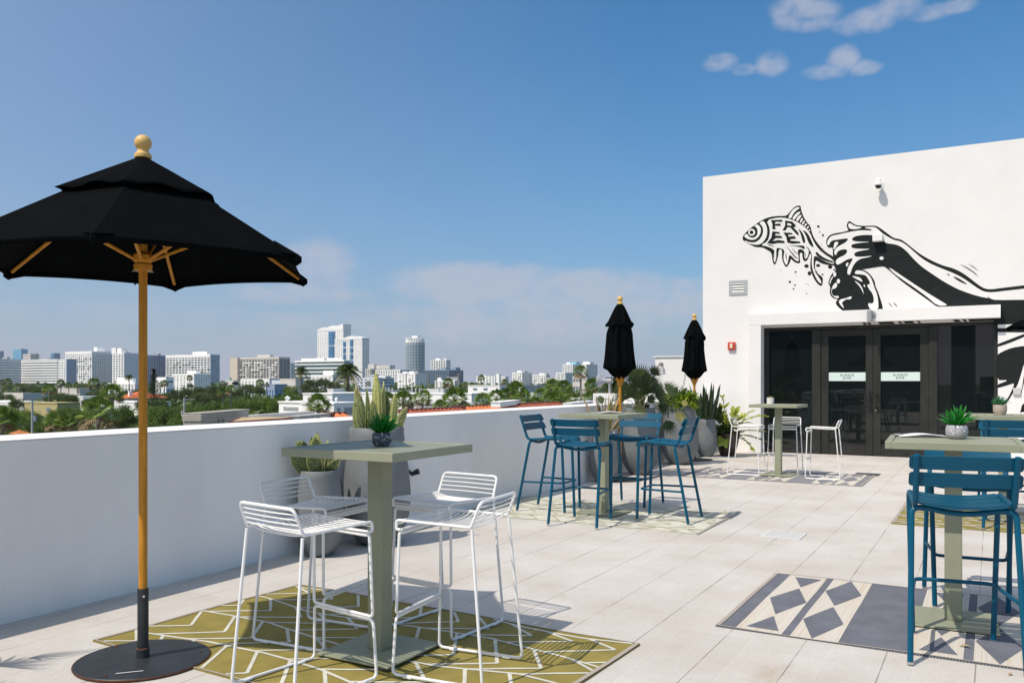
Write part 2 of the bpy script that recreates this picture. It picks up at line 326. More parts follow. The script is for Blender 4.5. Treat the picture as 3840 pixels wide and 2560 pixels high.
# ------------------------------------------------------------------ mural (paint on the wall, layered 1-2 mm)
def smooth_poly(pts, it=1):
    for _ in range(it):
        q = []
        for i in range(len(pts)):
            a = Vector(pts[i]); b2 = Vector(pts[(i + 1) % len(pts)])
            e = (b2 - a).length
            q += [tuple(a * .75 + b2 * .25), tuple(a * .25 + b2 * .75)] if e > 6 else [tuple(a), ]
        pts = q
    return pts
MUN = [0]; MA = MB()
MU = {0: MB(), 1: MB(), 2: MB(), 3: MB()}
def mpoly(layer, conv, pts, sm=1):
    MUN[0] += 1
    pts = smooth_poly(pts, sm); P = [onY(*conv(x, y), WY) for x, y in pts]
    y = -.0015 - .003 * layer - MUN[0] * .00002; vs = [Vector((x, y, z)) for x, z in P]
    tri = geometry.tessellate_polygon([vs])
    MU[layer].add(vs, [tuple(t) for t in tri])
def mell(layer, conv, x, y, rx, ry=None, rot=0):
    ry = ry or rx; mpoly(layer, conv, [(x + rx * math.cos(a) * math.cos(rot) - ry * math.sin(a) * math.sin(rot), y + rx * math.cos(a) * math.sin(rot) + ry * math.sin(a) * math.cos(rot)) for a in [i * math.pi / 8 for i in range(16)]], 0)
def mstroke(layer, conv, pts, w):
    n = len(pts); Lf = []; Rf = []
    for i, p in enumerate(pts):
        a = Vector(pts[max(i - 1, 0)]); b2 = Vector(pts[min(i + 1, n - 1)]); t = (b2 - a).normalized(); nn = Vector((-t.y, t.x)) * w * .5 * (.15 if i in (0, n - 1) else 1)
        Lf.append(tuple(Vector(p) + nn)); Rf.append(tuple(Vector(p) - nn))
    mpoly(layer, conv, Lf + Rf[::-1], 1)
cF = lambda x, y: (2640 + x * .28064, 740 + y * .28064)
cG = lambda x, y: (3100 + x * .31463, 780 + y * .31463)
cK = lambda x, y: (3600 + x * .4461, 1100 + y * .4461)
mpoly(0, cF, [(515,540),(535,495),(600,430),(690,360),(790,295),(880,262),(990,248),(1080,250),(1115,235),(1160,180),(1210,125),(1290,102),(1300,180),(1330,260),(1380,340),(1425,385),(1440,470),(1480,560),(1540,640),(1620,730),(1740,795),(1790,860),(1760,915),(1650,905),(1560,880),(1510,845),(1490,850),(1480,950),(1500,1000),(1550,1040),(1590,1070),(1587,1150),(1570,1190),(1520,1160),(1470,1090),(1440,1020),(1420,960),(1420,860),(1435,780),(1420,740),(1400,800),(1370,855),(1330,850),(1315,800),(1315,740),(1280,740),(1280,820),(1290,880),(1230,880),(1180,840),(1160,820),(1150,870),(1100,945),(1060,880),(1040,810),(1045,700),(1000,690),(990,800),(948,915),(915,860),(905,740),(840,700),(780,668),(690,668),(610,630),(540,590),(515,560)])
for P in ([(832,305),(1000,268),(1120,280),(1240,325),(1350,395),(1420,480),(1450,560),(1500,650),(1580,740),(1735,840),(1740,900),(1600,850),(1480,770),(1462,830),(1470,980),(1560,1100),(1572,1160),(1520,1120),(1460,1000),(1437,880),(1448,770),(1405,690),(1392,790),(1355,828),(1340,790),(1345,720),(1300,690),(1250,700),(1262,780),(1272,850),(1235,852),(1185,800),(1140,760),(1125,850),(1105,915),(1070,860),(1062,800),(1080,700),(1000,675),(965,680),(968,800),(948,880),(928,830),(932,760),(948,705),(850,655),(755,640),(850,590),(880,500),(880,410)],
          [(735,345),(790,310),(830,360),(848,440),(840,520),(800,590),(740,635),(640,630),(560,602),(540,572),(600,600),(680,605),(740,570),(785,500),(793,430),(775,380)],
          [(665,385),(710,358),(750,390),(765,440),(745,510),(690,565),(620,570),(560,545),(532,515),(575,480),(600,530),(660,545),(710,510),(720,450),(700,400)],
          [(1120,275),(1180,170),(1230,135),(1275,130),(1275,150),(1230,180),(1190,225),(1165,285)], [(1175,292),(1220,220),(1285,185),(1290,210),(1245,250),(1212,303)], [(1228,310),(1260,250),(1305,230),(1300,260),(1275,290),(1252,325)]):
    mpoly(1, cF, P)
mell(1, cF, 638, 468, 47); mell(2, cF, 636, 468, 25)
for q in ((1302,308,36,13,-1.1),(1330,338,30,12,-1.0),(1359,368,26,11,-.9),(1388,402,22,10,-.9),(1409,440,14,9,-.9)): mell(1, cF, *q)
for P in ([(895,305),(1045,300),(1050,330),(960,325),(945,355),(1025,352),(1025,382),(950,380),(950,400),(965,425),(915,428),(915,360)],
          [(1085,310),(1180,325),(1225,370),(1225,395),(1195,400),(1260,470),(1270,515),(1235,490),(1150,400),(1115,400),(1090,445),(1050,440),(1085,380)],
          [(915,455),(1010,465),(1015,490),(960,485),(950,510),(1030,515),(1050,545),(960,545),(915,585),(1000,570),(1075,585),(1080,612),(985,610),(920,625),(845,612),(900,540)],
          [(1062,470),(1170,475),(1190,495),(1125,500),(1130,525),(1210,520),(1235,550),(1155,560),(1155,580),(1280,590),(1293,612),(1180,620),(1115,605),(1100,530)]): mpoly(2, cF, P, 0)
mpoly(3, cF, [(1115,345),(1165,357),(1172,380),(1115,374)], 0)
for P in ([(1255,415),(1300,450),(1340,520),(1358,600),(1330,615),(1310,560),(1290,480)], [(1310,430),(1380,470),(1430,560),(1475,680),(1420,640),(1390,590),(1360,500)],
          [(1500,720),(1560,780),(1650,830),(1730,855),(1740,880),(1620,850),(1540,810),(1490,760)], [(1105,645),(1200,648),(1320,642),(1345,655),(1350,700),(1280,660)]): mpoly(2, cF, P)
for P, w in (([(1100,650),(1170,740),(1230,810),(1275,820)],14), ([(1170,670),(1220,740),(1270,765)],11), ([(840,622),(890,640),(945,665)],14), ([(936,740),(930,780),(942,830)],10), ([(1100,735),(1095,790),(1112,850)],14), ([(1360,650),(1400,690),(1428,760)],15), ([(1355,735),(1352,780),(1362,800)],10), ([(1500,960),(1510,1020),(1550,1090)],12)):
    mstroke(2, cF, P, w)
for q in ((1528,390,18,16),(1548,463,10,8),(1590,507,13,16),(1370,918,30,24),(1410,1015,25,28),(1525,910,28,20),(1685,930,30,24),(1740,965,15,10),(1225,997,13,12),(1237,1048,6,4),(1147,1130,15,16),(1215,1172,12,10),(1197,1220,12,10),(1372,1285,8,7),(1568,630,5),(1593,687,5),(1030,972,6,4),(1585,1030,12),(1398,1172,5),(1368,1157,6)): mell(0, cF, *q)
mpoly(0, cG, [(-8,408),(0,370),(15,345),(50,315),(110,300),(180,290),(265,268),(240,230),(240,190),(268,150),(310,180),(350,205),(440,215),(520,210),(590,212),(640,240),(720,300),(800,360),(870,370),(920,395),(1000,460),(1100,540),(1200,600),(1300,650),(1400,690),(1500,715),(1600,760),(1700,830),(1800,910),(1880,960),(1960,970),(2100,950),(2352,920),(2900,860),(2900,1300),(2360,1300),(1460,1200),(1310,1175),(1240,1120),(1100,1020),(900,880),(800,790),(700,705),(670,697),(600,705),(420,735),(350,740),(330,800),(300,830),(200,860),(130,760),(90,700),(85,650),(88,600),(72,560),(75,520),(70,465),(35,478),(5,460)])
mpoly(0, cG, [(140,690),(100,750),(55,790),(20,880),(22,905),(45,940),(35,1000),(50,1050),(90,1080),(140,1088),(108,1115),(112,1150),(160,1200),(215,1240),(672,1240),(672,1190),(650,1110),(610,990),(580,930),(575,880),(550,830),(500,770),(430,730),(350,738)])
for P in ([(258,190),(280,178),(330,215),(430,232),(380,248),(330,255),(280,250),(258,225)],
          [(5,410),(20,370),(60,330),(130,318),(270,285),(400,265),(500,268),(545,270),(520,250),(450,240),(470,228),(560,225),(600,240),(660,300),(740,350),(810,385),(870,395),(930,425),(1030,510),(1120,590),(1220,655),(1320,700),(1420,740),(1520,780),(1620,830),(1720,900),(1820,970),(1890,1000),(1980,1005),(2100,990),(2352,962),(2900,900),(2900,1092),(2352,1092),(2010,1097),(1950,1078),(1800,1050),(1650,1000),(1560,965),(1400,880),(1250,780),(1120,690),(1020,590),(950,510),(870,450),(800,430),(710,420),(680,395),(600,330),(500,320),(400,325),(330,340),(300,370),(310,390),(370,402),(540,403),(400,415),(310,430),(288,455),(310,480),(400,488),(540,488),(400,510),(340,530),(325,555),(345,580),(400,583),(560,568),(480,590),(400,605),(340,650),(300,720),(280,798),(245,790),(250,720),(290,650),(318,595),(250,610),(200,640),(135,680),(108,660),(112,620),(150,590),(220,560),(248,520),(240,495),(190,492),(140,510),(118,540),(118,562),(95,555),(88,520),(110,480),(160,445),(220,415),(255,380),(250,360),(150,375),(70,385),(40,410),(30,445),(8,440)],
          [(730,695),(900,810),(1050,910),(1200,1010),(1400,1130),(1445,1160),(1320,1165),(1200,1060),(1050,950),(900,850),(780,760)], [(225,660),(268,645),(240,712)],
          [(350,742),(420,745),(480,775),(530,830),(555,900),(570,950),(600,1020),(615,1100),(618,1215),(520,1215),(485,1130),(550,1140),(565,1100),(550,1020),(500,960),(480,910),(515,910),(515,880),(470,800),(400,790),(330,785)],
          [(308,808),(340,815),(405,830),(435,885),(380,860),(310,820)], [(320,855),(390,900),(430,960),(445,1035),(435,1010),(400,940)], [(445,900),(465,945),(440,935)],
          [(30,900),(50,840),(75,810),(80,820),(50,870),(45,905)], [(115,880),(130,930),(95,965),(70,960),(55,1000),(80,1050),(145,1045),(145,1075),(100,1070),(60,1030),(52,990),(75,920)],
          [(290,1050),(303,1065),(280,1090),(230,1085),(190,1120),(180,1130),(215,1205),(160,1150),(142,1110),(170,1085),(230,1075)], [(95,400),(148,408),(120,450),(88,500),(80,480)]):
    mpoly(1, cG, P, 1)
mell(1, cG, 655, 598, 25, 20); mell(1, cG, 140, 872, 20, 28); mell(1, cG, 96, 790, 18, 30)
for P in ([(1430,775),(1475,800),(1450,805)], [(1500,812),(1560,830),(1640,880),(1685,915),(1600,885),(1530,840)], [(1910,1045),(1950,1078),(1990,1100),(1940,1090)]): mpoly(2, cG, P)
for P, w in (([(1580,665),(1680,715),(1760,770),(1808,815)],9), ([(1680,660),(1750,700),(1808,748)],8), ([(735,1125),(760,1150),(790,1185)],9), ([(790,1125),(820,1150),(848,1182)],12)): mstroke(2, cG, P, w)
for P in ([(200,60),(700,50),(900,50),(900,240),(538,250),(450,258),(300,262)], [(300,292),(900,292),(900,330),(300,325)], [(300,432),(420,385),(538,340),(600,318),(600,340),(538,365),(420,415),(300,455)],
          [(300,525),(360,485),(440,455),(538,440),(650,440),(620,520),(540,580),(510,690),(480,780),(385,935),(372,928),(430,830),(460,750),(420,765),(300,800),(300,770),(420,725),(300,730)],
          [(560,600),(545,720),(508,868),(520,800),(535,700)], [(560,900),(520,940),(505,1000),(560,990)]): mpoly(0, cK, P, 1 if len(P) > 7 else 0)
for k, q in MU.items():
    MA.cur = k % 2; MA.add(q.v, q.f)
b = MA; b.cur = 0   # paint strokes running under the canopy
for (xa, w) in ((-2.13, .05), (-2.05, .05), (-1.86, .26), (-1.52, .05), (-1.43, .16), (-1.2, .04), (-.62, .1), (-.47, .05), (-.38, .45)):
    b.add([(xa, -.002, 2.5095), (xa + w, -.002, 2.5095), (xa + w + .04, -.002, 2.4685), (xa + .04, -.002, 2.4685)], [(3, 2, 1, 0)])
b.build('mural', [mural, stucco], bd, smooth=False)
# ------------------------------------------------------------------ fixtures on the wall
t = thing('wall_vent', 'grey metal louvred vent set in the white wall left of the fish', 'vent', (-4.462, WY, 3.296))
b = MB(); b.box(-.183, -.12, -.015, 0, -.147, .147); b.box(.12, .183, -.015, 0, -.147, .147); b.box(-.12, .12, -.015, 0, .09, .147); b.box(-.12, .12, -.015, 0, -.147, -.09); b.build('frame', mat('galvanised', (.42, .43, .44), .5, noise=.2, nscale=20), t)
b = MB(); b.box(-.12, .12, -.003, -.001, -.09, .09); b.build('backing', black_plastic, t, smooth=False)
for k in range(4):
    b = MB(); z = -.07 + k * .05; b.add([(-.118, -.014, z - .016), (.118, -.014, z - .016), (.118, -.004, z + .012), (-.118, -.004, z + .012)], [(0, 1, 2, 3)]); b.build('louvre', mat('louvre_white', (.7, .7, .68), .5), t, smooth=False)
t = thing('fire_alarm_strobe', 'red fire alarm strobe with cream lens left of the door surround', 'alarm', (-4.585, WY, 2.12))
b = MB(); b.box(-.075, .075, -.055, 0, -.08, .08); b.build('housing', red_plastic, t, bevel=.01)
b = MB(); b.box(-.028, .028, -.075, -.057, -.05, .05); b.build('lens', cream, t, bevel=.008)
t = thing('security_camera', 'white dome security camera bracketed high on the white wall', 'camera', (-1.83, WY, 5.05)); t.scale = (.82,) * 3
b = MB(); b.box(-.02, .09, -.02, 0, -.13, .09); b.build('wall_plate', whitem, t, bevel=.004)
b = MB(); b.tube(fil([(.03, -.02, .0), (.03, -.16, .02), (.0, -.2, .05)], .04), .022, 8); b.build('bracket', whitem, t)
b = MB(); b.lathe([(0.0, .12), (.05, .12), (.062, .10), (.066, .03), (.088, .01), (.09, -.02), (.07, -.035)], 20, (0, -.2, 0)); b.build('housing', whitem, t)
b = MB(); b.lathe([(.066, -.036), (.062, -.06), (.04, -.095), (0, -.105)], 20, (0, -.2, 0)); b.build('dome', black_plastic, t)
t = one('junction_box', (lambda b: (b.box(-.085, .085, -.13, 0, -.065, .065), b)[1])(MB()), stucco, 'small white junction box mounted on the painted hand', 'wall light', (-1.85, WY - .006, 4.07), bevel=.006)  # plain junction box, holds no lamp
t = thing('wall_sconce', 'grey cylinder sconce mounted on the front of the canopy', 'wall light', (-1.965, WY - .19, 2.62))
b = MB(); b.lathe([(.07, 0), (.07, .02)], 20); o = b.build('back_plate', grey_paint, t); o.rotation_euler = (R(90), 0, 0); o.location = (.03, 0, .02)
b = MB(); b.lathe([(.045, -.10), (.048, -.10), (.048, .09), (0, .09)], 20, (0, -.085, 0)); b.build('cylinder', grey_paint, t)
one('outlet_box', (lambda b: (b.box(-.058, .058, -.03, 0, -.06, .06), b)[1])(MB()), mat('box_grey', (.5, .5, .5), .5), 'small grey outlet box low on the wall right of the doors', 'outlet', (.378, WY - .006, 1.23), bevel=.006)
for (y, z, lb) in ((6.70, .515, 'black wall spotlight low on the parapet beside the tall snake plant planter'), (10.65, .553, 'black wall spotlight on the parapet behind the blue stools')):
    t = thing('wall_spotlight', lb, 'wall light', (WX, y, z), 0, 'black spotlights on the parapet'); t.scale = (.62,) * 3
    b = MB(); b.lathe([(.035, 0), (.035, .02)], 14); o = b.build('base', black_plastic, t); o.rotation_euler = (0, R(90), 0)
    b = MB(); b.tube([(.02, 0, 0), (.07, 0, .0)], .01, 6); b.build('arm', black_plastic, t)
    b = MB(); b.tube([(.05, -.01, -.03), (.17, .03, .02)], [.028, .05], 12); b.build('lamp_head', black_plastic, t)
    b = MB(); b.tube(fil([(.05, 0, -.03), (.05, 0, -.07), (.09, .02, -.06), (.1, .02, -.01)], .03), .003, 5); b.build('cable', black_plastic, t)
# drains and debris
def drain(x, y, m, lb):
    t = thing('floor_drain', lb, 'drain', (x, y, 0), 0, 'floor drains in the pavers')
    b = MB(); b.box(-.17, .17, -.17, -.155, .001, .008); b.box(-.17, .17, .155, .17, .001, .008); b.box(-.17, -.155, -.155, .155, .001, .008); b.box(.155, .17, -.155, .155, .001, .008); b.build('frame', m, t, smooth=False)
    b = MB()
    for k in range(14): b.box(-.155, .155, -.147 + k * .0215, -.136 + k * .0215, .001, .0065)
    for k in range(5): b.box(-.155 + k * .075, -.149 + k * .075, -.15, .15, .0066, .0075)
    b.build('grate', m, t, smooth=False)
    b = MB(); b.box(-.155, .155, -.155, .155, .0004, .0009); b.build('sump_shade', black_plastic, t, smooth=False)  # black sheet under the grate stands for the unlit pit
drain(-1.645, 7.92, mat('zinc_sky_sheen', (.64, .64, .63), .5), 'shiny metal floor drain grate in the open middle of the terrace')  # pale grey carries the sky's reflection in the metal
drain(-1.635, 13.75, mat('dull_metal', (.12, .12, .12), .6, metal=.5), 'dark floor drain grate near the entrance doors')
# neighbouring white wing, low wall and floodlight beyond the parapet
t = thing('wing_building', 'white windowless wing set back behind the restaurant beyond the parapet', 'building', (-6, 21, 0))
b = MB(); b.box(-.89, .80, -2, 8, -12, 1.97); b.build('wall', stucco, t, bevel=.01)
b = MB(); b.box(-.92, .80, -2.03, 8, 1.972, 2.0); b.build('coping', stucco_old, t, smooth=False)
t = thing('wing_light', 'small bracket light high on the white wing wall', 'wall light', (-6.72, 19, 1.80))
b = MB(); b.box(-.03, .03, -.02, 0, -.03, .05); b.build('wall_plate', grey_paint, t, bevel=.003)
b = MB(); b.tube([(0, -.02, .02), (0, -.08, .04)], .01, 6); b.tube([(0, -.09, .05), (0, -.13, .0)], [.028, .034], 12); b.build('lamp_head', grey_paint, t)
one('roof_upstand_wall', (lambda b: (b.box(-6.92, -5.555, 15.5, 15.85, -12, 1.165), b)[1])(MB()), stucco, 'low white wall beyond the parapet carrying a floodlight', 'wall', bevel=.006)
t = thing('floodlight', 'round grey floodlight reflector on a short post beyond the parapet', 'floodlight', (-6.62, 15.65, 1.165))
b = MB(); b.tube([(0, 0, 0), (0, 0, .22)], .03, 10); b.build('post', grey_paint, t)
b = MB(); b.tube([(-.06, 0, .25), (.05, 0, .25)], .05, 14); b.build('ballast', mat('pale_grey_paint', (.34, .34, .37), .45), t)
b = MB(); b.tube([(-.06, 0, .25), (-.12, 0, .25), (-.18, 0, .25), (-.21, -.0, .25), (-.235, 0, .25)], [.04, .05, .10, .132, .138], 20); b.build('reflector', mat('pale_grey_paint', (.34, .34, .37), .45), t)
# ================================================================== RUGS
def rugz(x, y, a=.004): return .003 + a * (1 + math.sin(x * 4.1 + y * 2.3) * math.sin(y * 3.7 - x * 1.3))
def grid_quad(mb, P, nu, nv, zf, dz):
    a, b_, c_, d_ = [Vector(p) for p in P]; vs = []
    for j in range(nv + 1):
        for i in range(nu + 1):
            u, v = i / nu, j / nv; p = (a * (1 - u) + b_ * u) * (1 - v) + (d_ * (1 - u) + c_ * u) * v
            vs.append((p.x, p.y, zf(p.x, p.y) + dz))
    mb.add(vs, [(j * (nu + 1) + i, j * (nu + 1) + i + 1, (j + 1) * (nu + 1) + i + 1, (j + 1) * (nu + 1) + i) for j in range(nv) for i in range(nu)])
def weave(name, c, c2, axis=1, hatch=False):
    m = bpy.data.materials.new(name); m.use_nodes = True; N = m.node_tree.nodes; L = m.node_tree.links; b = N['Principled BSDF']; b.inputs['Roughness'].default_value = .8; b.inputs['Specular IOR Level'].default_value = .3
    tc = N.new('ShaderNodeTexCoord'); mp = N.new('ShaderNodeMapping'); mp.inputs['Scale'].default_value = (1, 1, 1); L.new(tc.outputs['Object'], mp.inputs[0])
    ch = N.new('ShaderNodeTexChecker'); ch.inputs['Scale'].default_value = 170; ch.inputs[1].default_value = (*c, 1); ch.inputs[2].default_value = (*c2, 1); L.new(mp.outputs[0], ch.inputs[0])
    if hatch:
        mp.inputs['Rotation'].default_value = (0, 0, R(28)); wv = N.new('ShaderNodeTexWave'); wv.inputs['Scale'].default_value = 24; wv.inputs['Distortion'].default_value = 1.5; L.new(mp.outputs[0], wv.inputs[0]); cw = N.new('ShaderNodeMix'); cw.data_type = 'RGBA'; L.new(wv.outputs[1], cw.inputs[0]); cw.inputs[6].default_value = (*c, 1); cw.inputs[7].default_value = (*c2, 1)
    n = N.new('ShaderNodeTexNoise'); n.inputs['Scale'].default_value = 6; n.inputs['Detail'].default_value = 5; L.new(tc.outputs['Object'], n.inputs[0])
    cr = N.new('ShaderNodeValToRGB'); cr.color_ramp.elements[0].color = (.8, .8, .8, 1); cr.color_ramp.elements[0].position = .35; cr.color_ramp.elements[1].position = .65; L.new(n.outputs[0], cr.inputs[0])
    mx = N.new('ShaderNodeMix'); mx.data_type = 'RGBA'; mx.blend_type = 'MULTIPLY'; mx.inputs[0].default_value = 1; L.new(cw.outputs[2] if hatch else ch.outputs[0], mx.inputs[6]); L.new(cr.outputs[0], mx.inputs[7]); L.new(mx.outputs[2], b.inputs['Base Color'])
    w = N.new('ShaderNodeTexWave'); w.inputs['Scale'].default_value = 45; w.bands_direction = 'X' if axis == 0 else 'Y'; L.new(tc.outputs['Object'], w.inputs[0])
    bp = N.new('ShaderNodeBump'); bp.inputs['Strength'].default_value = .4; bp.inputs['Distance'].default_value = .002; L.new(w.outputs[0], bp.inputs['Height']); L.new(bp.outputs[0], b.inputs['Normal'])
    return m
def streaks(name, axis_scale):
    m = bpy.data.materials.new(name); m.use_nodes = True; N = m.node_tree.nodes; L = m.node_tree.links; b = N['Principled BSDF']; b.inputs['Roughness'].default_value = .85
    tc = N.new('ShaderNodeTexCoord'); mp = N.new('ShaderNodeMapping'); mp.inputs['Scale'].default_value = axis_scale; L.new(tc.outputs['Object'], mp.inputs[0])
    n = N.new('ShaderNodeTexNoise'); n.inputs['Scale'].default_value = 1; n.inputs['Detail'].default_value = 4; L.new(mp.outputs[0], n.inputs[0])
    cr = N.new('ShaderNodeValToRGB'); e = cr.color_ramp.elements; e[0].position = .34; e[0].color = (.50, .40, .27, 1); e[1].position = .47; e[1].color = (.56, .52, .45, 1)
    q = e.new(.60); q.color = (.575, .54, .485, 1); q = e.new(.66); q.color = (.46, .42, .37, 1); L.new(n.outputs[0], cr.inputs[0]); L.new(cr.outputs[0], b.inputs['Base Color']); return m
olive = weave('rug_olive', (.30, .245, .062), (.26, .21, .05)); offw = weave('rug_white', (.68, .67, .58), (.60, .59, .50)); olive2 = weave('rug_olive_thin', (.42, .36, .12), (.38, .33, .1))
greyb = weave('rug_slate', (.065, .075, .10), (.24, .25, .28), 0, True); streak = streaks('rug_cream_streaks', (170, .5, 1)); hem = mat('rug_hem', (.36, .32, .27), .9)
def rug_edge(mb, X0, X1, Y0, Y1, zf, w=.012):
    for P, nu in (([(X0, Y0, 0), (X1, Y0, 0), (X1, Y0 + w, 0), (X0, Y0 + w, 0)], 40), ([(X0, Y1 - w, 0), (X1, Y1 - w, 0), (X1, Y1, 0), (X0, Y1, 0)], 40)): grid_quad(mb, P, nu, 1, zf, .0035)
    for P in ([(X0, Y0, 0), (X0 + w * 2, Y0, 0), (X0 + w * 2, Y1, 0), (X0, Y1, 0)], [(X1 - w * 2, Y0, 0), (X1, Y0, 0), (X1, Y1, 0), (X1 - w * 2, Y1, 0)]): grid_quad(mb, P, 1, 30, zf, .0035)
def branch_rug(name, label, X0, X1, Y0, Y1, base, line, lw, seed, kz=.005, sp=.40):
    rnd = random.Random(seed); cx, cy = (X0 + X1) / 2, (Y0 + Y1) / 2; hx, hy = (X1 - X0) / 2, (Y1 - Y0) / 2
    zf = lambda x, y: rugz(x, y, kz); b = MB()
    grid_quad(b, [(-hx, -hy, 0), (hx, -hy, 0), (hx, hy, 0), (-hx, hy, 0)], 60, 40, zf, 0); n0 = len(b.f)
    for s in (1, -1):
        pts = [(-hx + 2 * hx * i / 60, s * hy, 0) for i in range(61)]; b.strip([(x, y, zf(x, y)) for x, y, _ in pts], [(x, y, .0008) for x, y, _ in pts])
        pts = [(s * hx, -hy + 2 * hy * i / 40, 0) for i in range(41)]; b.strip([(x, y, zf(x, y)) for x, y, _ in pts], [(x, y, .0008) for x, y, _ in pts])
    b.cur = 1
    def line_(p, q):
        p = Vector(p); q = Vector(q)
        # clip
        for ax, h in ((0, hx - .02), (1, hy - .02)):
            for s in (1, -1):
                if s * p[ax] > h and s * q[ax] > h: return
                if s * p[ax] > h: p = p + (q - p) * ((s * h - p[ax]) / (q[ax] - p[ax]))
                if s * q[ax] > h: q = q + (p - q) * ((s * h - q[ax]) / (p[ax] - q[ax]))
        n = max(2, int((q - p).length / .04)); t = (q - p)
        if t.length < .01: return
        t.normalize(); nn = Vector((-t.y, t.x)) * lw / 2; A = []; B = []
        for i in range(n + 1):
            c_ = p + (q - p) * i / n; j = rnd.uniform(-.0015, .0015)
            for arr, s in ((A, 1), (B, -1)):
                v = c_ + nn * (s + j * 60); arr.append((v.x, v.y, zf(v.x, v.y) + .0022))
        b.strip(A, B)
    k = -1; y = -hy - .12
    rows = []
    while y < hy + .3:
        rows.append([(-hx - .3 + i * .42, y + rnd.uniform(-.03, .03) + .05 * math.sin(i * 1.3 + y * 5)) for i in range(int(2 * hx / .42) + 4)]); y += sp
    def yrow(r, x):
        for i in range(len(r) - 1):
            if r[i][0] <= x <= r[i + 1][0]: return r[i][1] + (r[i + 1][1] - r[i][1]) * (x - r[i][0]) / (r[i + 1][0] - r[i][0])
        return r[0][1]
    for ri, r in enumerate(rows):
        for i in range(len(r) - 1): line_(r[i], r[i + 1])
        if ri + 1 < len(rows):
            x = -hx - .2 + rnd.uniform(0, .15)
            while x < hx + .1:
                y0 = yrow(r, x); f = .5 + rnd.uniform(-.05, .08); mid = (x + .30, y0 + sp * f)      # long slanting branch up to the middle
                line_((x, y0), mid); y1 = yrow(rows[ri + 1], x + .16); line_(mid, (x + .10 + rnd.uniform(-.02, .02), yrow(rows[ri + 1], x + .1)))
                x += .235 + rnd.uniform(-.02, .03)
    b.cur = 2; rug_edge(b, -hx, hx, -hy, hy, zf)
    o = b.build(name, [base, line, hem], smooth=True, ang=60); o.location = (cx, cy, 0); return tag(o, label, 'rug', 'patterned outdoor rugs')
def diamond_rug(label, X0, X1, Y0, Y1, flip=False, seed=0, gm=None):
    cx, cy = (X0 + X1) / 2, (Y0 + Y1) / 2; hx, hy = (X1 - X0) / 2, (Y1 - Y0) / 2; zf = lambda x, y: rugz(x + seed, y, .004); b = MB()
    grid_quad(b, [(-hx, -hy, 0), (hx, -hy, 0), (hx, hy, 0), (-hx, hy, 0)], 60, 40, zf, 0)
    for s in (1, -1):
        pts = [(-hx + 2 * hx * i / 60, s * hy, 0) for i in range(61)]; b.strip([(x, y, zf(x, y)) for x, y, _ in pts], [(x, y, .0008) for x, y, _ in pts])
    def X(u): return (-hx + u) if not flip else (hx - u)
    u = .11; row = 0
    while u < 2 * hx - .1:
        for w, par in ((.25, 0), (.25, 1)):
            if u + w > 2 * hx: break
            b.cur = 1; xa, xb = sorted((X(u), X(u + w))); grid_quad(b, [(xa, -hy + .013, 0), (xb, -hy + .013, 0), (xb, hy - .013, 0), (xa, hy - .013, 0)], 6, 60, zf, .0015)
            b.cur = 0; xc = (xa + xb) / 2 + (.02 if not flip else -.02) * (1 if par else -1) * -.5
            for k in range(3 - par):
                yc = -hy + (k + (.5 if par else 0)) * hy; hh = .36 * hy / .76; n = 10
                for i in range(n):
                    t0, t1 = -1 + 2 * i / n, -1 + 2 * (i + 1) / n; L0 = []; 
                    w0, w1 = .112 * (1 - abs(t0)), .112 * (1 - abs(t1)); ya, yb = yc + t0 * hh, yc + t1 * hh
                    if ya < -hy + .012 or yb > hy - .012: continue
                    grid_quad(b, [(xc - w0, ya, 0), (xc + w0, ya, 0), (xc + w1, yb, 0), (xc - w1, yb, 0)], 3, 1, zf, .003)
            u += w
            if par == 0: u += .045
        u += .34
    b.cur = 2; rug_edge(b, -hx, hx, -hy, hy, zf)
    o = b.build('outdoor_rug', [gm or greyb, streak, hem], smooth=True, ang=60); o.location = (cx, cy, 0); return tag(o, label, 'rug', 'patterned outdoor rugs')
branch_rug('outdoor_rug', 'olive green rug with white branching lines under the white wire stools', -4.17, -1.65, 2.80, 4.29, olive, offw, .019, 3, .0045, .40).rotation_euler.z = R(-2.3)
branch_rug('outdoor_rug', 'pale rug with thin olive lines under the four blue stools', -4.92, -2.33, 7.55, 9.08, offw, olive2, .010, 5, .005, .36)
branch_rug('outdoor_rug', 'olive rug with white zigzag lines at the right edge behind the nearer table', -.86, 1.7, 9.08, 10.5, olive, offw, .02, 8, .005, .34)
diamond_rug('slate and cream striped diamond rug under the nearest blue bar stool', -1.37, 1.08, 4.775, 6.30)
diamond_rug('faded diamond rug under the white stools near the doors', -4.05, -1.51, 12.12, 13.62, True, 3, weave('rug_faded_slate', (.13, .14, .17), (.33, .33, .34), 0, True))
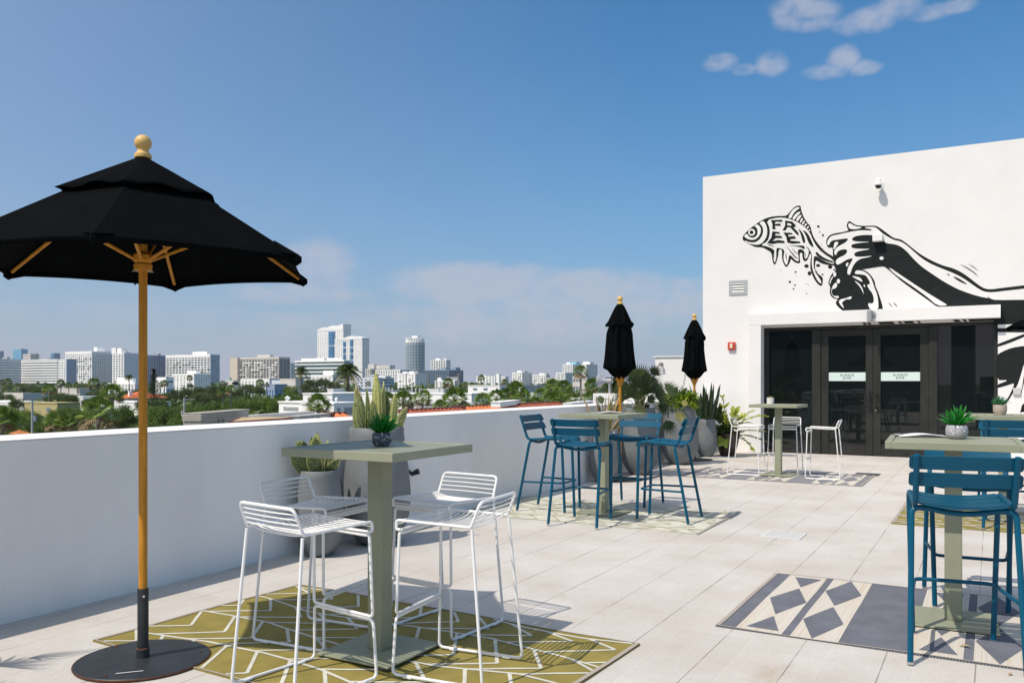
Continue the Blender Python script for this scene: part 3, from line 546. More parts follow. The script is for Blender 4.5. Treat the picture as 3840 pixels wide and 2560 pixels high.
# ================================================================== FURNITURE
def make_table(label, loc, rz):
    t = thing('bar_table', label, 'table', loc, rz, 'square sage green bar tables'); h, T = .345, 1.053
    b = MB()
    fr = .035
    b.box(-h, h, -h, -h + fr, T - .042, T); b.box(-h, h, h - fr, h, T - .042, T); b.box(-h, -h + fr, -h + fr, h - fr, T - .042, T); b.box(h - fr, h, -h + fr, h - fr, T - .042, T)
    b.build('top_frame', sage, t, bevel=.0025)
    n = 8; w = (2 * h - 2 * fr) / n
    for k in range(n):
        b = MB(); x = -h + fr + k * w; b.box(x + .0032, x + w - .0032, -h + fr + .003, h - fr - .003, T - .022, T - .003); b.build('top_slat', sage, t, bevel=.0015)
    b = MB(); b.box(-.17, .17, -.17, .17, T - .050, T - .0425); b.build('mounting_plate', sage, t)
    b = MB(); b.box(-.045, .045, -.045, .045, .018, T - .0505); b.build('pedestal', sage, t, bevel=.004)
    b = MB(); b.box(-.225, .225, -.225, .225, .008, .018); b.build('base_plate', sage, t, bevel=.002)
    return t
tb = make_table('sage green bar table on the olive rug between four white wire stools', (-2.735, 3.455, .012), 0)
dup(tb, (-3.575, 8.275, .008), R(-4), 'sage green bar table between the four blue bar stools by the parapet')
dup(tb, (-.195, 5.52, .008), R(93), 'sage green bar table at the right with a speckled pot and papers')
dup(tb, (.10, 9.93, .008), R(0), 'sage green bar table at the right edge carrying a cream pot')
dup(tb, (-2.762, 12.92, .008), R(-2), 'sage green bar table near the doors with a small ribbed white pot')
# ---- white wire stool (faces +y): seat front at +y
def make_wire_stool(label, loc, rz):
    t = thing('wire_stool', label, 'bar stool', loc, rz, 'white wire bar stools'); r = .0075
    xs, xf, xg = .203, .214, .226; SH, SF = .722, .728
    # seat and back frame as one rod
    for s in (-1, 1):
        pass
    fr = [(-xs, .175, SF), ]
    loop = [(-xs, .205, SF - .045), (-xs, .222, SF - .022), (-xs, .205, SF), (-xs, -.165, SH - .004), (-xs + .004, -.215, SH + .112), (xs - .004, -.215, SH + .112), (xs, -.165, SH - .004), (xs, .205, SF), (xs, .222, SF - .022), (xs, .205, SF - .045)]
    b = MB(); b.tube(fil([(-xs, .205, SF - .045)] + [(-xs, .228, SF - .045), (-xs, .228, SF), (-xs, -.165, SH - .004), (-xs + .004, -.212, SH + .112), (xs - .004, -.212, SH + .112), (xs, -.165, SH - .004), (xs, .228, SF), (xs, .228, SF - .045), (xs, .205, SF - .045), (-xs, .205, SF - .045)], [.02, .02, .012, .03, .03, .012, .02, .02, .003], 5), r, 8); b.build('seat_frame', whitem, t)
    def wire(y, z, sag, yb=0):
        n = 10; return [(-xs + 2 * xs * i / n, y + yb * (1 - (2 * i / n - 1) ** 2), z - sag * (1 - (2 * i / n - 1) ** 4)) for i in range(n + 1)]
    for k in range(15):
        y = .222 - k * .0262; u = k / 14; z = SF - .002 - u * .004
        b = MB(); b.tube(wire(y, z, .004 + .016 * min(1, u * 2.2)), .0036, 6, cap=False); b.build('seat_wire', whitem, t)
    b = MB(); b.tube(wire(.235, SF - .024, .0), .0036, 6, cap=False); b.build('seat_wire', whitem, t)
    for k in range(4):
        f = (k + .7) / 4.9; b = MB(); b.tube(wire(-.165 - .047 * f, SH + .116 * f, 0, -.014), .0036, 6, cap=False); b.build('back_wire', whitem, t)
    # upper leg loop, front pair joined by the footrest
    zf_ = .288
    b = MB(); b.tube(fil([(-xs + .02, .2, SF - .060), (-xf + .012, .212, SF - .060), (-xf, .222, zf_ + .0), (xf, .222, zf_), (xf - .012, .212, SF - .060), (xs - .02, .2, SF - .060)], .022, 5) , r, 8); b.build('upper_leg_frame', whitem, t)
    b = MB(); b.tube([(-xs + .02, .2, SF - .060), (xs - .02, .2, SF - .060)], r, 8); b.build('front_rail', whitem, t)
    # lower loop: footrest, legs, runners, rear legs
    b = MB(); b.tube(fil([(-xs, -.170, SH - .014), (-xg, -.235, r), (-xg, .235, r), (-xf, .224, zf_ - .0155), (xf, .224, zf_ - .0155), (xg, .235, r), (xg, -.235, r), (xs, -.170, SH - .014)], .03, 6), r, 8); b.build('leg_frame', whitem, t)
    for s in (-1, 1):
        for y in (-.15, .15):
            b = MB(); b.box(s * xg - .011, s * xg + .011, y - .022, y + .022, -.001, .011); b.build('glide', whitem, t, bevel=.003)
    return t
zr = .014
ws = make_wire_stool('white wire stool nearest the camera on the left of the first table', (-2.75, 2.925, zr), R(-9))
dup(ws, (-3.215, 3.50, zr), R(-86), 'white wire stool between the first table and the left parapet')
dup(ws, (-2.70, 4.02, zr), R(174), 'white wire stool in shade on the far side of the first table')
dup(ws, (-2.24, 3.44, zr), R(95.5), 'white wire stool on the right side of the first table')
zr = .010
dup(ws, (-3.235, 12.905, zr), R(-88), 'white wire stool left of the table near the doors beside the brown pot')
dup(ws, (-2.76, 13.37, zr), R(182), 'white wire stool behind the table near the doors, facing the camera')
dup(ws, (-2.10, 12.86, zr), R(92), 'white wire stool right of the table near the doors, seen side on')
# ---- blue metal bar stool (faces +y)
def make_blue_stool(label, loc, rz):
    t = thing('blue_bar_stool', label, 'bar stool', loc, rz, 'blue metal bar stools'); r = .0145
    for s in (-1, 1):    # front leg, seat side rail and back post in one bent tube
        b = MB(); b.tube(fil([(s * .195, .27, 0), (s * .215, .245, .795), (s * .218, -.155, .765), (s * .218, -.245, 1.025)], [.075, .05], 7), r, 10); b.build('side_frame', blue, t)
        b = MB(); b.lathe([(.016, -.001), (.016, .012)], 10, (s * .195, .27, 0)); b.build('foot_cap', chrome, t)
        b = MB(); b.lathe([(.016, -.001), (.016, .012)], 10, (s * .25, -.27, 0)); b.build('foot_cap', chrome, t)
    b = MB(); n = 8
    arch = [(-.25, -.27, 0), (-.232, -.125, .752)] + [(-.15 + .3 * i / n, -.118, .752 - .020 * (1 - (2 * i / n - 1) ** 2) - .004) for i in range(n + 1)] + [(.232, -.125, .752), (.25, -.27, 0)]
    b.tube(fil(arch, [.085] + [.01] * (n + 1) + [.085], 6), r, 10); b.build('rear_leg_frame', blue, t)
    b = MB(); b.tube(fil([(-.243, -.218, .315), (-.188, .238, .315), (.188, .238, .315), (.243, -.218, .315)], .05, 5), .0105, 8); b.build('footrest', blue, t)
    def curved(w, y0, y1, z0, z1, bow, th, rc, vertical):
        # slat with rounded ends: profile grid across the width
        us = [-1, -.996, -.985, -.965, -.94, -.9, -.8, -.6, -.4, -.2, 0]; us += [-q for q in us[-2::-1]]; n = len(us) - 1; vs = []; fs = []
        for i in range(n + 1):
            u = us[i]; x = u * w; dd = bow * (1 - u * u); e = 1.0
            edge = max(0, (abs(x) - (w - rc)) / rc); e = 1 - .42 * (1 - math.sqrt(max(0, 1 - edge * edge))) if edge > 0 else 1
            if vertical:
                zc, hh = (z0 + z1) / 2, (z1 - z0) / 2 * e
                for (y, z) in ((y0 - dd, zc - hh), (y1 - dd, zc + hh), (y1 - dd + th, zc + hh), (y0 - dd + th, zc - hh)): vs.append((x, y, z))
            else:
                yc, hh = (y0 + y1) / 2, (y1 - y0) / 2 * e
                for (y, z) in ((yc - hh, z0 - dd), (yc + hh, z1 - dd), (yc + hh, z1 - dd + th), (yc - hh, z0 - dd + th)): vs.append((x, y, z))
        for i in range(n):
            a = i * 4; c = a + 4; fs += [(a + k, c + k, c + (k + 1) % 4, a + (k + 1) % 4) for k in range(4)]
        fs += [(3, 2, 1, 0), (n * 4, n * 4 + 1, n * 4 + 2, n * 4 + 3)]
        m_ = MB(); m_.add(vs, fs); return m_
    for (z0, z1) in ((.865, .938), (.952, 1.022)):
        f0 = (z0 - .765) / .26; f1 = (z1 - .765) / .26
        curved(.25, -.155 - .09 * f0 + .016, -.155 - .09 * f1 + .016, z0, z1, .022, .007, .016, True).build('back_slat', blue, t, bevel=.002, ang=50)
    ys = [(-.15, -.055, .772, .770), (-.045, .045, .769, .772), (.055, .145, .773, .779), (.155, .235, .781, .788)]
    for (y0, y1, z0, z1) in ys: curved(.205, y0, y1, z0, z1, .022, .007, .02, False).build('seat_slat', blue, t, bevel=.002, ang=50)
    # curved front lip of the seat
    b = MB(); n = 12; rows = []
    for (y, z) in ((.242, .790), (.262, .782), (.274, .764), (.272, .742)): rows.append([(-.20 + .4 * i / n, y, z - .018 * (1 - (2 * i / n - 1) ** 2)) for i in range(n + 1)])
    vs = [p for r_ in rows for p in r_]; b.add(vs, [(j * (n + 1) + i, (j + 1) * (n + 1) + i, (j + 1) * (n + 1) + i + 1, j * (n + 1) + i + 1) for j in range(3) for i in range(n)])
    o = b.build('seat_lip', blue, t, ang=70); so_ = o.modifiers.new('s', 'SOLIDIFY'); so_.thickness = .005
    b = MB(); b.tube(fil([(-.19, .15, .762), (-.12, .15, .735), (.12, .15, .735), (.19, .15, .762)], .03), .008, 6); b.build('seat_brace', blue, t)
    return t
bs = make_blue_stool('blue bar stool nearest the camera at the right, back towards the camera', (-.145, 4.90, .008), R(9))
zr = .010
dup(bs, (-4.185, 8.225, zr), R(-89), 'blue bar stool closest to the parapet, facing right')
dup(bs, (-3.505, 7.60, zr), R(3), 'blue bar stool in front of the middle table with its back to the camera')
dup(bs, (-3.515, 9.03, zr), R(183), 'blue bar stool behind the middle table in front of the big concrete planters')
dup(bs, (-2.83, 8.21, zr), R(92), 'blue bar stool on the right of the middle table, seen from its side')
dup(bs, (-.13, 6.10, .008), R(184), 'blue bar stool on the far side of the right table, facing the camera')
dup(bs, (.16, 9.42, zr), R(4), 'blue bar stool at the right edge, its back below the cream pot')
dup(bs, (.12, 10.44, zr), R(180), 'blue bar stool on the far side of the right edge table')
dup(bs, (.62, 5.55, .008), R(92), 'blue bar stool cut by the right edge beside the nearest table')
# ================================================================== UMBRELLAS
def finial(t, z0):
    b = MB(); b.lathe([(.0, z0), (.040, z0), (.042, z0 + .010), (.039, z0 + .020), (.031, z0 + .026), (.026, z0 + .034)] + [(.041 * math.sin(q), z0 + .075 - .041 * math.cos(q)) for q in [.72 + k * .242 for k in range(10)]] + [(0, z0 + .116)], 28); b.build('finial', woodl, t)
def umb_base(t):
    b = MB(); b.lathe([(.315, 0), (.318, .006), (.312, .012), (.05, .018)], 48); b.build('base_plate', steel_black, t)
    b = MB(); b.lathe([(.318, .001), (.3195, .006), (.318, .0095)], 48); b.build('rusty_rim', rust, t)
    for a in (40, 160, 275):
        b = MB(); b.lathe([(.009, .0145), (.006, .0185)], 10, (.27 * math.cos(R(a)), .27 * math.sin(R(a)), 0)); b.build('bolt_hole', rust, t)
    b = MB(); b.lathe([(.031, .018), (.031, .06), (.0275, .064), (.0262, .065), (.0262, .36)], 24); b.build('sleeve', steel_black, t)
    b = MB(); b.lathe([(.0315, .0605), (.0275, .0655)], 24); b.build('rusty_weld', rust, t)
    b = MB(); b.lathe([(0, .0), (.006, 0), (.006, .008), (0, .008)], 8); o = b.build('bolt', chrome, t); o.rotation_euler = (0, R(90), R(-40)); o.location = (.018, -.017, .325)
def open_umbrella(label, loc, rz):
    t = thing('patio_umbrella', label, 'umbrella', loc, rz, 'black patio umbrellas with wooden poles'); umb_base(t)
    b = MB(); b.tube([(0, 0, .36), (0, 0, 2.5)], .0205, 20); b.build('pole', wood, t)
    finial(t, 2.505)
    RR_, ZR = .885, 1.972
    cor = [(math.cos(R(60 * k)), math.sin(R(60 * k))) for k in range(6)]
    def canopy(r0, z0, r1, z1, nr, sagf, flut, drop, th):
        b = MB(); ns = 12; vs = []
        for j in range(nr + 1):
            u = j / nr
            for k in range(6):
                a, c = Vector(cor[k]), Vector(cor[(k + 1) % 6])
                for i in range(ns):
                    s = i / ns; p = a * (1 - s) + c * s; q = 4 * s * (1 - s); r = r0 + (r1 - r0) * u
                    z = z0 + (z1 - z0) * u - sagf * math.sin(math.pi * u) * q
                    rr = r * (1 - .03 * q * u * (1 if not flut else 0)); z += flut * u ** 3 * math.sin(s * math.pi * 3 + k * 2.1) * q
                    z += (.012 * q * u if not flut else 0)
                    vs.append((p.x * rr, p.y * rr, z))
        m = 6 * ns
        if drop:
            for k in range(6):
                a, c = Vector(cor[k]), Vector(cor[(k + 1) % 6])
                for i in range(ns):
                    s = i / ns; p = a * (1 - s) + c * s; q = 4 * s * (1 - s); f = drop * (1 + .8 * max(0, 1 - q * 6)); vs.append((p.x * r1 * (1 - .03 * q) * .997, p.y * r1 * (1 - .03 * q) * .997, z1 - f + .012 * q))
            nr += 1
        b.add(vs, [(j * m + i, (j + 1) * m + i, (j + 1) * m + (i + 1) % m, j * m + (i + 1) % m) for j in range(nr) for i in range(m)])
        return b
    o = canopy(.14, 2.425, RR_, ZR, 10, .006, 0, .022, 0).build('canopy', canvas, t, ang=20); s_ = o.modifiers.new('s', 'SOLIDIFY'); s_.thickness = .002
    o = canopy(.03, 2.503, .40, 2.302, 8, -.008, .013, 0, 0).build('vent_cap', canvas, t, ang=30); s_ = o.modifiers.new('s', 'SOLIDIFY'); s_.thickness = .003
    for (x, y) in cor:   # reinforced corner pockets
        d = Vector((x, y, 0)); pz = Vector((-y, x, 0)); pts = [d * (RR_ - .13) + Vector((0, 0, ZR + .079)), d * .835 + pz * .06 + Vector((0, 0, ZR + .0095)), d * (RR_ + .012) + Vector((0, 0, ZR + .0)), d * .835 - pz * .06 + Vector((0, 0, ZR + .0095))]
        b = MB(); b.add(pts, [(0, 1, 2), (0, 2, 3)]); o = b.build('corner_pocket', canvas, t, smooth=False); o.location.z = .004; s_ = o.modifiers.new('s', 'SOLIDIFY'); s_.thickness = .003
        b = MB(); b.tube([d * (RR_ + .006) + Vector((0, 0, ZR + .004)), d * (RR_ + .002) + Vector((0, 0, ZR - .018)), d * (RR_ - .012) + Vector((0, 0, ZR - .036))], [.014, .02, .010], 7); b.build('corner_tuft', canvas, t)
        b = MB(); mxm = d.to_track_quat('X', 'Z').to_matrix().to_4x4()
        b.tube([d * .03 + Vector((0, 0, 2.45)), d * (RR_ - .03) + Vector((0, 0, ZR + .0))], .0095, 6); b.build('rib', wood, t)
        b = MB(); b.tube([d * .045 + Vector((0, 0, 2.0)), d * .44 + Vector((0, 0, 2.19))], .0085, 6); b.build('strut', wood, t)
    b = MB(); b.lathe([(.0206, 1.945), (.043, 1.945), (.045, 1.972), (.036, 1.98), (.040, 1.985), (.047, 1.992), (.047, 2.02), (.038, 2.03), (.0206, 2.035)], 12); b.build('runner_hub', wood, t)
    b = MB(); b.lathe([(.0206, 2.40), (.042, 2.40), (.042, 2.46), (.0206, 2.47)], 12); b.build('top_hub', wood, t)
    b = MB(); b.tube([(-.035, -.035, 1.94), (.035, .035, 1.94)], .003, 6); b.build('pin', chrome, t)
    b = MB(); b.tube([(-.028, -.02, 1.94), (-.03, -.03, 1.90), (-.024, -.026, 1.87)], .004, 5); b.build('cord', canvas, t)
    return t
ou = open_umbrella('open black patio umbrella with varnished wooden pole at the left', (-3.69, 2.778, .004), R(11.4))
# white line sticker on the base
b = MB(); b.box(-.06, .06, -.003, .003, 0, .0006); o = b.build('sticker', paper, ou, smooth=False); o.location = (.10, -.20, .0168); o.rotation_euler = (0, R(2), R(55 - 11))
dup(ou, (1.03, 10.62, 0), R(186), 'open black patio umbrella whose corner shows at the right edge')
def closed_umbrella(label, loc, rz, sd_, tie):
    t = thing('closed_umbrella', label, 'umbrella', loc, rz, 'black patio umbrellas with wooden poles'); umb_base(t)
    b = MB(); b.tube([(0, 0, .36), (0, 0, 2.45)], .0205, 16); b.build('pole', wood, t); finial(t, 2.50)
    b = MB(); b.tube([(0, 0, 2.44), (0, 0, 2.502)], .012, 8); b.build('top_rod', steel_black, t)
    rnd = random.Random(sd_); ph = [rnd.uniform(0, 6.3) for _ in range(6)]
    def sec(amp): return lambda r, z, a: r * (1 + amp * math.cos(6 * a + ph[0] + z * .6) + amp * .45 * math.cos(11 * a + ph[1] + z * 3) + amp * .25 * math.cos(17 * a + ph[2] - z * 5))
    prof = [(.035, 2.46), (.075, 2.36), (.10, 2.27), (.125, 2.20), (.150, 2.15), (.165, 2.08), (.168, 2.0), (.175, 1.88), (.185, 1.76), (.200, 1.66), (.212, 1.60), (.205, 1.585), (.16, 1.56), (.12, 1.50), (.08, 1.46), (.055, 1.45)]
    prof = [(r, z) for r, z in prof[::-1]]
    b = MB(); b.lathe(prof, 96, fn=sec(.13)); b.build('folded_canopy', canvas, t, ang=60)
    prof = [(.176, 2.175), (.172, 2.19), (.145, 2.26), (.105, 2.36), (.062, 2.46), (.036, 2.50), (0, 2.505)]
    b = MB(); b.lathe(prof, 96, fn=lambda r, z, a: r * (1 + (.12 if z > 2.2 else .16) * math.cos(6 * a + ph[3]) + .05 * math.cos(13 * a + ph[4]))); b.v = [(x, y, z + (.035 * math.sin(4 * math.atan2(y, x) + ph[5]) + .018 * math.sin(9 * math.atan2(y, x) + ph[1])) * max(0, min(1, (2.26 - z) / .07))) for x, y, z in b.v]; o = b.build('folded_vent', canvas, t, ang=60)
    for k in range(6):
        a = R(60 * k + 10); d = Vector((math.cos(a), math.sin(a), 0)); b = MB(); b.tube([d * .07 + Vector((0, 0, 1.47)), d * .045 + Vector((0, 0, 1.40))], .011, 6); b.build('strut', wood, t)
    b = MB(); b.lathe([(.0206, 1.345), (.036, 1.345), (.036, 1.36), (.045, 1.40), (.052, 1.43), (.03, 1.45)], 12); b.build('runner_hub', wood, t)
    for q in tie:
        b = MB(); b.tube(q, .0035, 5); b.build('tie_cord', canvas, t)
    return t
closed_umbrella('closed black umbrella behind the middle table beside the fan palm', (-4.615, 11.28, .0), 0, 3, [[(-.1, -.05, 1.50), (-.12, -.06, 1.35), (-.11, -.07, 1.2)], [(-.05, -.08, 1.45), (-.06, -.09, 1.3)]])
closed_umbrella('closed black umbrella farthest away beside the white building corner', (-4.64, 14.83, .0), R(25), 9, [[(-.15, -.05, 1.75), (-.19, -.08, 1.45), (-.24, -.1, 1.2), (-.28, -.1, 1.05)], [(-.14, -.05, 1.6), (-.2, -.1, 1.3), (-.26, -.12, 1.1)]])
# ================================================================== PLANTERS
def planter(name, label, loc, Hh, rmax, rrim, m=concrete, group='tall grey concrete planters'):
    t = thing(name, label, 'planter', loc, 0, group)
    k = Hh; P = [(.0, 0), (rmax * .42, 0), (rmax * .60, .03 * k), (rmax * .84, .14 * k), (rmax * .96, .25 * k), (rmax, .36 * k), (rmax * .985, .48 * k), (rmax * .93, .65 * k), (rrim * 1.03, .85 * k), (rrim, k - .004), (rrim - .004, k), (rrim - .026, k), (rrim - .03, k - .004), (rrim - .028, k * .93)]
    # smooth the profile
    Q = [P[0]]
    for i in range(1, 9):
        a, b_ = Vector(P[i]), Vector(P[i + 1]); Q += [tuple(a)] + [tuple(a.lerp(b_, .5))]
    # keep body smooth by re-sampling with averaging
    for _ in range(2):
        Q = [Q[0], Q[1]] + [tuple((Vector(Q[i - 1]) + Vector(Q[i]) * 2 + Vector(Q[i + 1])) / 4) for i in range(2, len(Q) - 1)] + [Q[-1]]
    b = MB(); b.lathe(Q + P[9:], 56); b.build('pot', m, t, ang=50)
    b = MB(); b.lathe([(0, k * .935), (rrim - .03, k * .935)], 24, fn=lambda r, z, a: r); b.build('soil', soil, t)
    return t
def brown_pot(label, loc, Hh, r1, r0):
    t = thing('brown_planter', label, 'planter', loc, 0)
    b = MB(); b.lathe([(0, 0), (r0, 0), (r0 * 1.12, .03), (r1 * .9, Hh * .55), (r1, Hh * .93), (r1 * 1.02, Hh), (r1 * .93, Hh), (r1 * .9, Hh * .9)], 40); b.build('pot', brown_glaze, t)
    b = MB(); b.lathe([(0, Hh * .9), (r1 * .9, Hh * .9)], 24); b.build('soil', soil, t); return t
planter('concrete_planter', 'shorter grey planter with broad mottled leaves left of the first table', (-4.715, 5.18, 0), .685, .198, .155)
planter('concrete_planter', 'tall grey planter with upright mottled snake plant behind the first table', (-4.625, 5.80, 0), 1.005, .295, .232)
planter('concrete_planter', 'shorter grey planter with dry strappy leaves behind the middle table', (-4.715, 10.93, 0), .70, .205, .155)
planter('concrete_planter', 'tall grey planter holding the large fan palm', (-4.63, 12.10, 0), 1.005, .29, .228)
planter('concrete_planter', 'large round grey planter with a bright yellow-green leafy shrub', (-4.61, 13.93, 0), .99, .318, .25)
planter('concrete_planter', 'shorter grey planter with dark upright snake plant near the building corner', (-4.66, 15.62, 0), .70, .205, .16)
brown_pot('small dark brown glazed pot with arching fronds by the door surround', (-4.36, 15.98, 0), .43, .225, .125)
b = MB(); b.tube(fil([(0, 0, 0), (.0, -.01, .05), (.03, -.03, .06), (.05, -.04, .0), (.05, -.05, -.05)], .02), .004, 5); one('hook', b, whitem, 'white bent wire hook hanging on the rim of the strappy leaf planter', 'hook', (-4.56, 10.86, .68))
# leaves -------------------------------------------------------------
def leafmat(name, c, c2, sc=8, stretch=(1, 1, 1), rough=.45, transl=.25, th=(.4, .6), coord='Object', rand=0):
    return mat(name, c, rough, col2=c2, nscale=sc, stretch=stretch, thresh=th, transl=transl, coord=coord, spec=.4, rand=rand)
snake = leafmat('snake_leaf', (.38, .40, .16), (.14, .18, .07), 55, (1.1, 1.1, 1.7), .38, .1, (.40, .58)); snake_y = leafmat('snake_leaf_yellow', (.56, .55, .20), (.31, .35, .11), 55, (1.1, 1.1, 1.7), .4, .1, (.38, .6)); snake_d = leafmat('snake_leaf_dark', (.05, .085, .035), (.012, .03, .012), 30, (2, 2, .6), .4, .1)
dry = mat('dry_leaf', (.46, .33, .16), .8, noise=.4, nscale=20)
def blade(mb, base, tip, w, bow=0, bowdir=None, fold=.22, twist=0, n=12, facing=None, shape=1.0, margin=0):
    base = Vector(base); tip = Vector(tip); ax = tip - base; Lh = ax.length; axn = ax.normalized()
    side = (facing or Vector((random.uniform(-1, 1), random.uniform(-1, 1), 0))); side = side - axn * side.dot(axn)
    if side.length < .05: side = axn.orthogonal()
    side.normalize(); nor = axn.cross(side); bd_ = bowdir or nor; Lf = []; Md = []; Rf = []
    for i in range(n + 1):
        u = i / n; p = base + ax * u + bd_ * bow * Lh * math.sin(math.pi * u) ; a = twist * u; s = side * math.cos(a) + nor * math.sin(a); q = axn.cross(s)
        ww = w * .5 * ((.62 + .38 * math.sin(min(1, u / .5) * math.pi / 2)) if u < .5 else max(0, 1 - ((u - .5) / .5) ** 2.2) ** shape)
        Lf.append(p + s * ww + q * ww * fold); Md.append(p); Rf.append(p - s * ww + q * ww * fold)
    if margin:
        Li = [a.lerp(b_, margin) for a, b_ in zip(Lf, Md)]; Ri = [a.lerp(b_, margin) for a, b_ in zip(Rf, Md)]
        mb.cur = 1; mb.strip(Lf, Li); mb.strip(Ri, Rf); mb.cur = 0; mb.strip(Li, Md); mb.strip(Md, Ri)
    else: mb.strip(Lf, Md); mb.strip(Md, Rf)
def solid(o, th=.004): s = o.modifiers.new('s', 'SOLIDIFY'); s.thickness = th; s.offset = 0; return o
# tall snake plant: positions in metres along the picture, from the pot centre
def lw(c, lat, dep, z): p = c + rt * lat + fw * dep; return Vector((p.x, p.y, z))
pc = Vector((-4.625, 5.80, 0)); S = .000718
t = thing('snake_plant', 'tall yellow-green mottled snake plant standing in the tall grey planter', 'plant', pc)
b1, b2, b3 = MB(), MB(), MB()
def px(x, y): return ((x - 1035) * S, 1.002 + (722 - y) * S)
for (bx, by, tx, ty, w, bk, dep) in ((880,722,790,238,96,0,-.05),(1060,722,1023,40,92,1,0),(1110,640,1105,162,60,1,.05),(925,722,940,245,66,2,-.10),(1190,722,1130,290,92,2,.04),(1270,700,1268,290,72,1,-.03),(1300,715,1410,470,84,0,-.06),(860,725,800,400,90,0,-.12),(775,725,780,505,58,0,-.1),(870,725,830,470,80,0,-.14),(1010,725,985,380,80,0,-.02),(985,725,970,520,60,2,-.14),(1150,725,1190,430,70,2,.08),(1240,720,1230,520,60,0,.1),(1080,725,1060,430,80,0,.12),(940,725,1010,540,66,2,.1),(1330,712,1345,560,60,0,.06)):
    lx, z0 = px(bx, by); l2, z2 = px(tx, ty)
    blade((b1, b2, b3)[{0: 0, 1: 1, 2: 2}[bk]], lw(Vector(), lx * .8, dep * .7, .93), lw(Vector(), l2, dep * 1.2, z2), w * S * 1.35, random.uniform(-.02, .03), None, .3, random.uniform(-.5, .5), 14, rt + fw * random.uniform(-.5, .5), margin=.2)
mid_ = leafmat('snake_leaf_mid', (.20, .24, .085), (.035, .07, .024), 55, (1.1, 1.1, 1.7), .38, .1); edge_ = leafmat('snake_margin', (.58, .56, .22), (.44, .45, .15), 20)
solid(b1.build('leaves', [snake, edge_], t, ang=80)); solid(b2.build('leaves', [snake_y, edge_], t, ang=80)); solid(b3.build('leaves', [mid_, edge_], t, ang=80))
b = MB(); l2, z2 = px(790, 238); blade(b, lw(Vector(), px(880, 400)[0], -.06, px(880, 400)[1]), lw(Vector(), px(775, 108)[0], -.06, px(775, 108)[1]), .012, .05); 
for k in range(26):
    u = random.random(); x0, z0 = px(800 + 60 * u + random.uniform(-24, 24), 250 + 120 * u); p = lw(Vector(), x0, -.07, z0); blade(b, p, p + Vector((random.uniform(-.012, .012), random.uniform(-.02, 0), random.uniform(.0, .03))), .006, n=3)
b.build('dry_tip', dry, t)
pc = Vector((-4.715, 5.18, 0)); t = thing('snake_plant', 'broad low mottled snake plant in the shorter planter left of the first table', 'plant', pc)
b1, b2 = MB(), MB(); S2 = .00067
for (bx, tx, ty, w, dep, k) in ((200,345,752,120,-.02,1),(300,250,820,110,.03,0),(180,130,850,110,-.04,0),(110,85,870,90,.0,0),(240,205,845,100,-.1,0),(330,345,800,100,-.08,0),(400,480,850,90,-.04,1),(430,425,870,70,-.1,0),(470,510,905,70,.02,1),(140,80,1000,90,-.12,0),(260,170,960,130,-.14,0),(380,330,930,110,-.15,0),(520,600,1080,70,-.08,0),(480,560,1020,90,.08,0),(320,300,900,110,.1,0)):
    blade((b1, b2)[k], lw(Vector(), (bx - 370) * S2 * .55, dep * .5, .63), lw(Vector(), (tx - 360) * S2, dep * 1.3, .685 + (1224 - ty) * S2 * .98), w * S2 * 1.7, random.uniform(-.05, .06), None, .3, random.uniform(-.5, .5), 12, rt + fw * random.uniform(-.7, .7), margin=.16)
solid(b1.build('leaves', [mid_, edge_], t, ang=80)); solid(b2.build('leaves', [snake, edge_], t, ang=80))
# dark snake plant
t = thing('snake_plant', 'dark green upright snake plant near the corner of the restaurant', 'plant', (-4.66, 15.62, 0)); b = MB()
for k in range(38):
    a = random.uniform(0, 6.28); q = random.uniform(0, .13); h = random.uniform(.35, .78); b0 = Vector((q * math.cos(a), q * math.sin(a), .64)); blade(b, b0, b0 + Vector((q * 1.3 * math.cos(a) + random.uniform(-.04, .04), q * 1.3 * math.sin(a), h)), random.uniform(.045, .065), 0, None, .4, random.uniform(-1, 1), 8)
b.build('leaves', snake_d, t, ang=80)
# strappy half-dry plant
t = thing('strappy_plant', 'half dry strappy leaved plant between the middle table and umbrella pole', 'plant', (-4.715, 10.93, 0)); b1, b2 = MB(), MB()
for k in range(34):
    a = random.uniform(0, 6.28); h = random.uniform(.18, .62); q = random.uniform(.05, .34); b0 = Vector((.05 * math.cos(a), .05 * math.sin(a), .64)); blade((b1, b2)[k % 5 > 1], b0, b0 + Vector((q * math.cos(a), q * math.sin(a), h)), random.uniform(.028, .045), random.uniform(0, .12), Vector((0, 0, 1)), .4, random.uniform(-.6, .6), 8)
b1.build('leaves', leafmat('strap_leaf', (.23, .22, .06), (.08, .10, .03), 12), t, ang=80); b2.build('dry_leaves', dry, t, ang=80)
# fan palm in the pot
palm_leaf = leafmat('palm_leaf', (.070, .10, .028), (.022, .042, .014), 3, (1, 1, 1), .45, .25); palm_dry = leafmat('palm_leaf_yellow', (.36, .33, .10), (.16, .18, .05), 6)
def fan(mb, hub, d, up, r, nseg=18, w=.022, arc=2.6, droop=.25, n=3):
    d = Vector(d).normalized(); up = Vector(up); s = d.cross(up).normalized(); nn = s.cross(d).normalized()
    for k in range(nseg):
        a = -arc / 2 + arc * k / (nseg - 1); dir_ = (d * math.cos(a) + s * math.sin(a)).normalized(); L_ = r * (1 - .22 * abs(a) / arc * 2) * random.uniform(.9, 1.05)
        sd_ = dir_.cross(nn).normalized(); A = []; B = []
        for i in range(n + 1):
            u = i / n; p = Vector(hub) + dir_ * L_ * u - Vector((0, 0, 1)) * droop * L_ * u * u + nn * (.03 * L_ * (k % 2) * u); ww = w * .5 * (.25 + 1.8 * u if u < .42 else max(.04, 1.0 * (1 - (u - .42) / .59)))
            A.append(p + sd_ * ww); B.append(p - sd_ * ww)
        mb.strip(A, B)
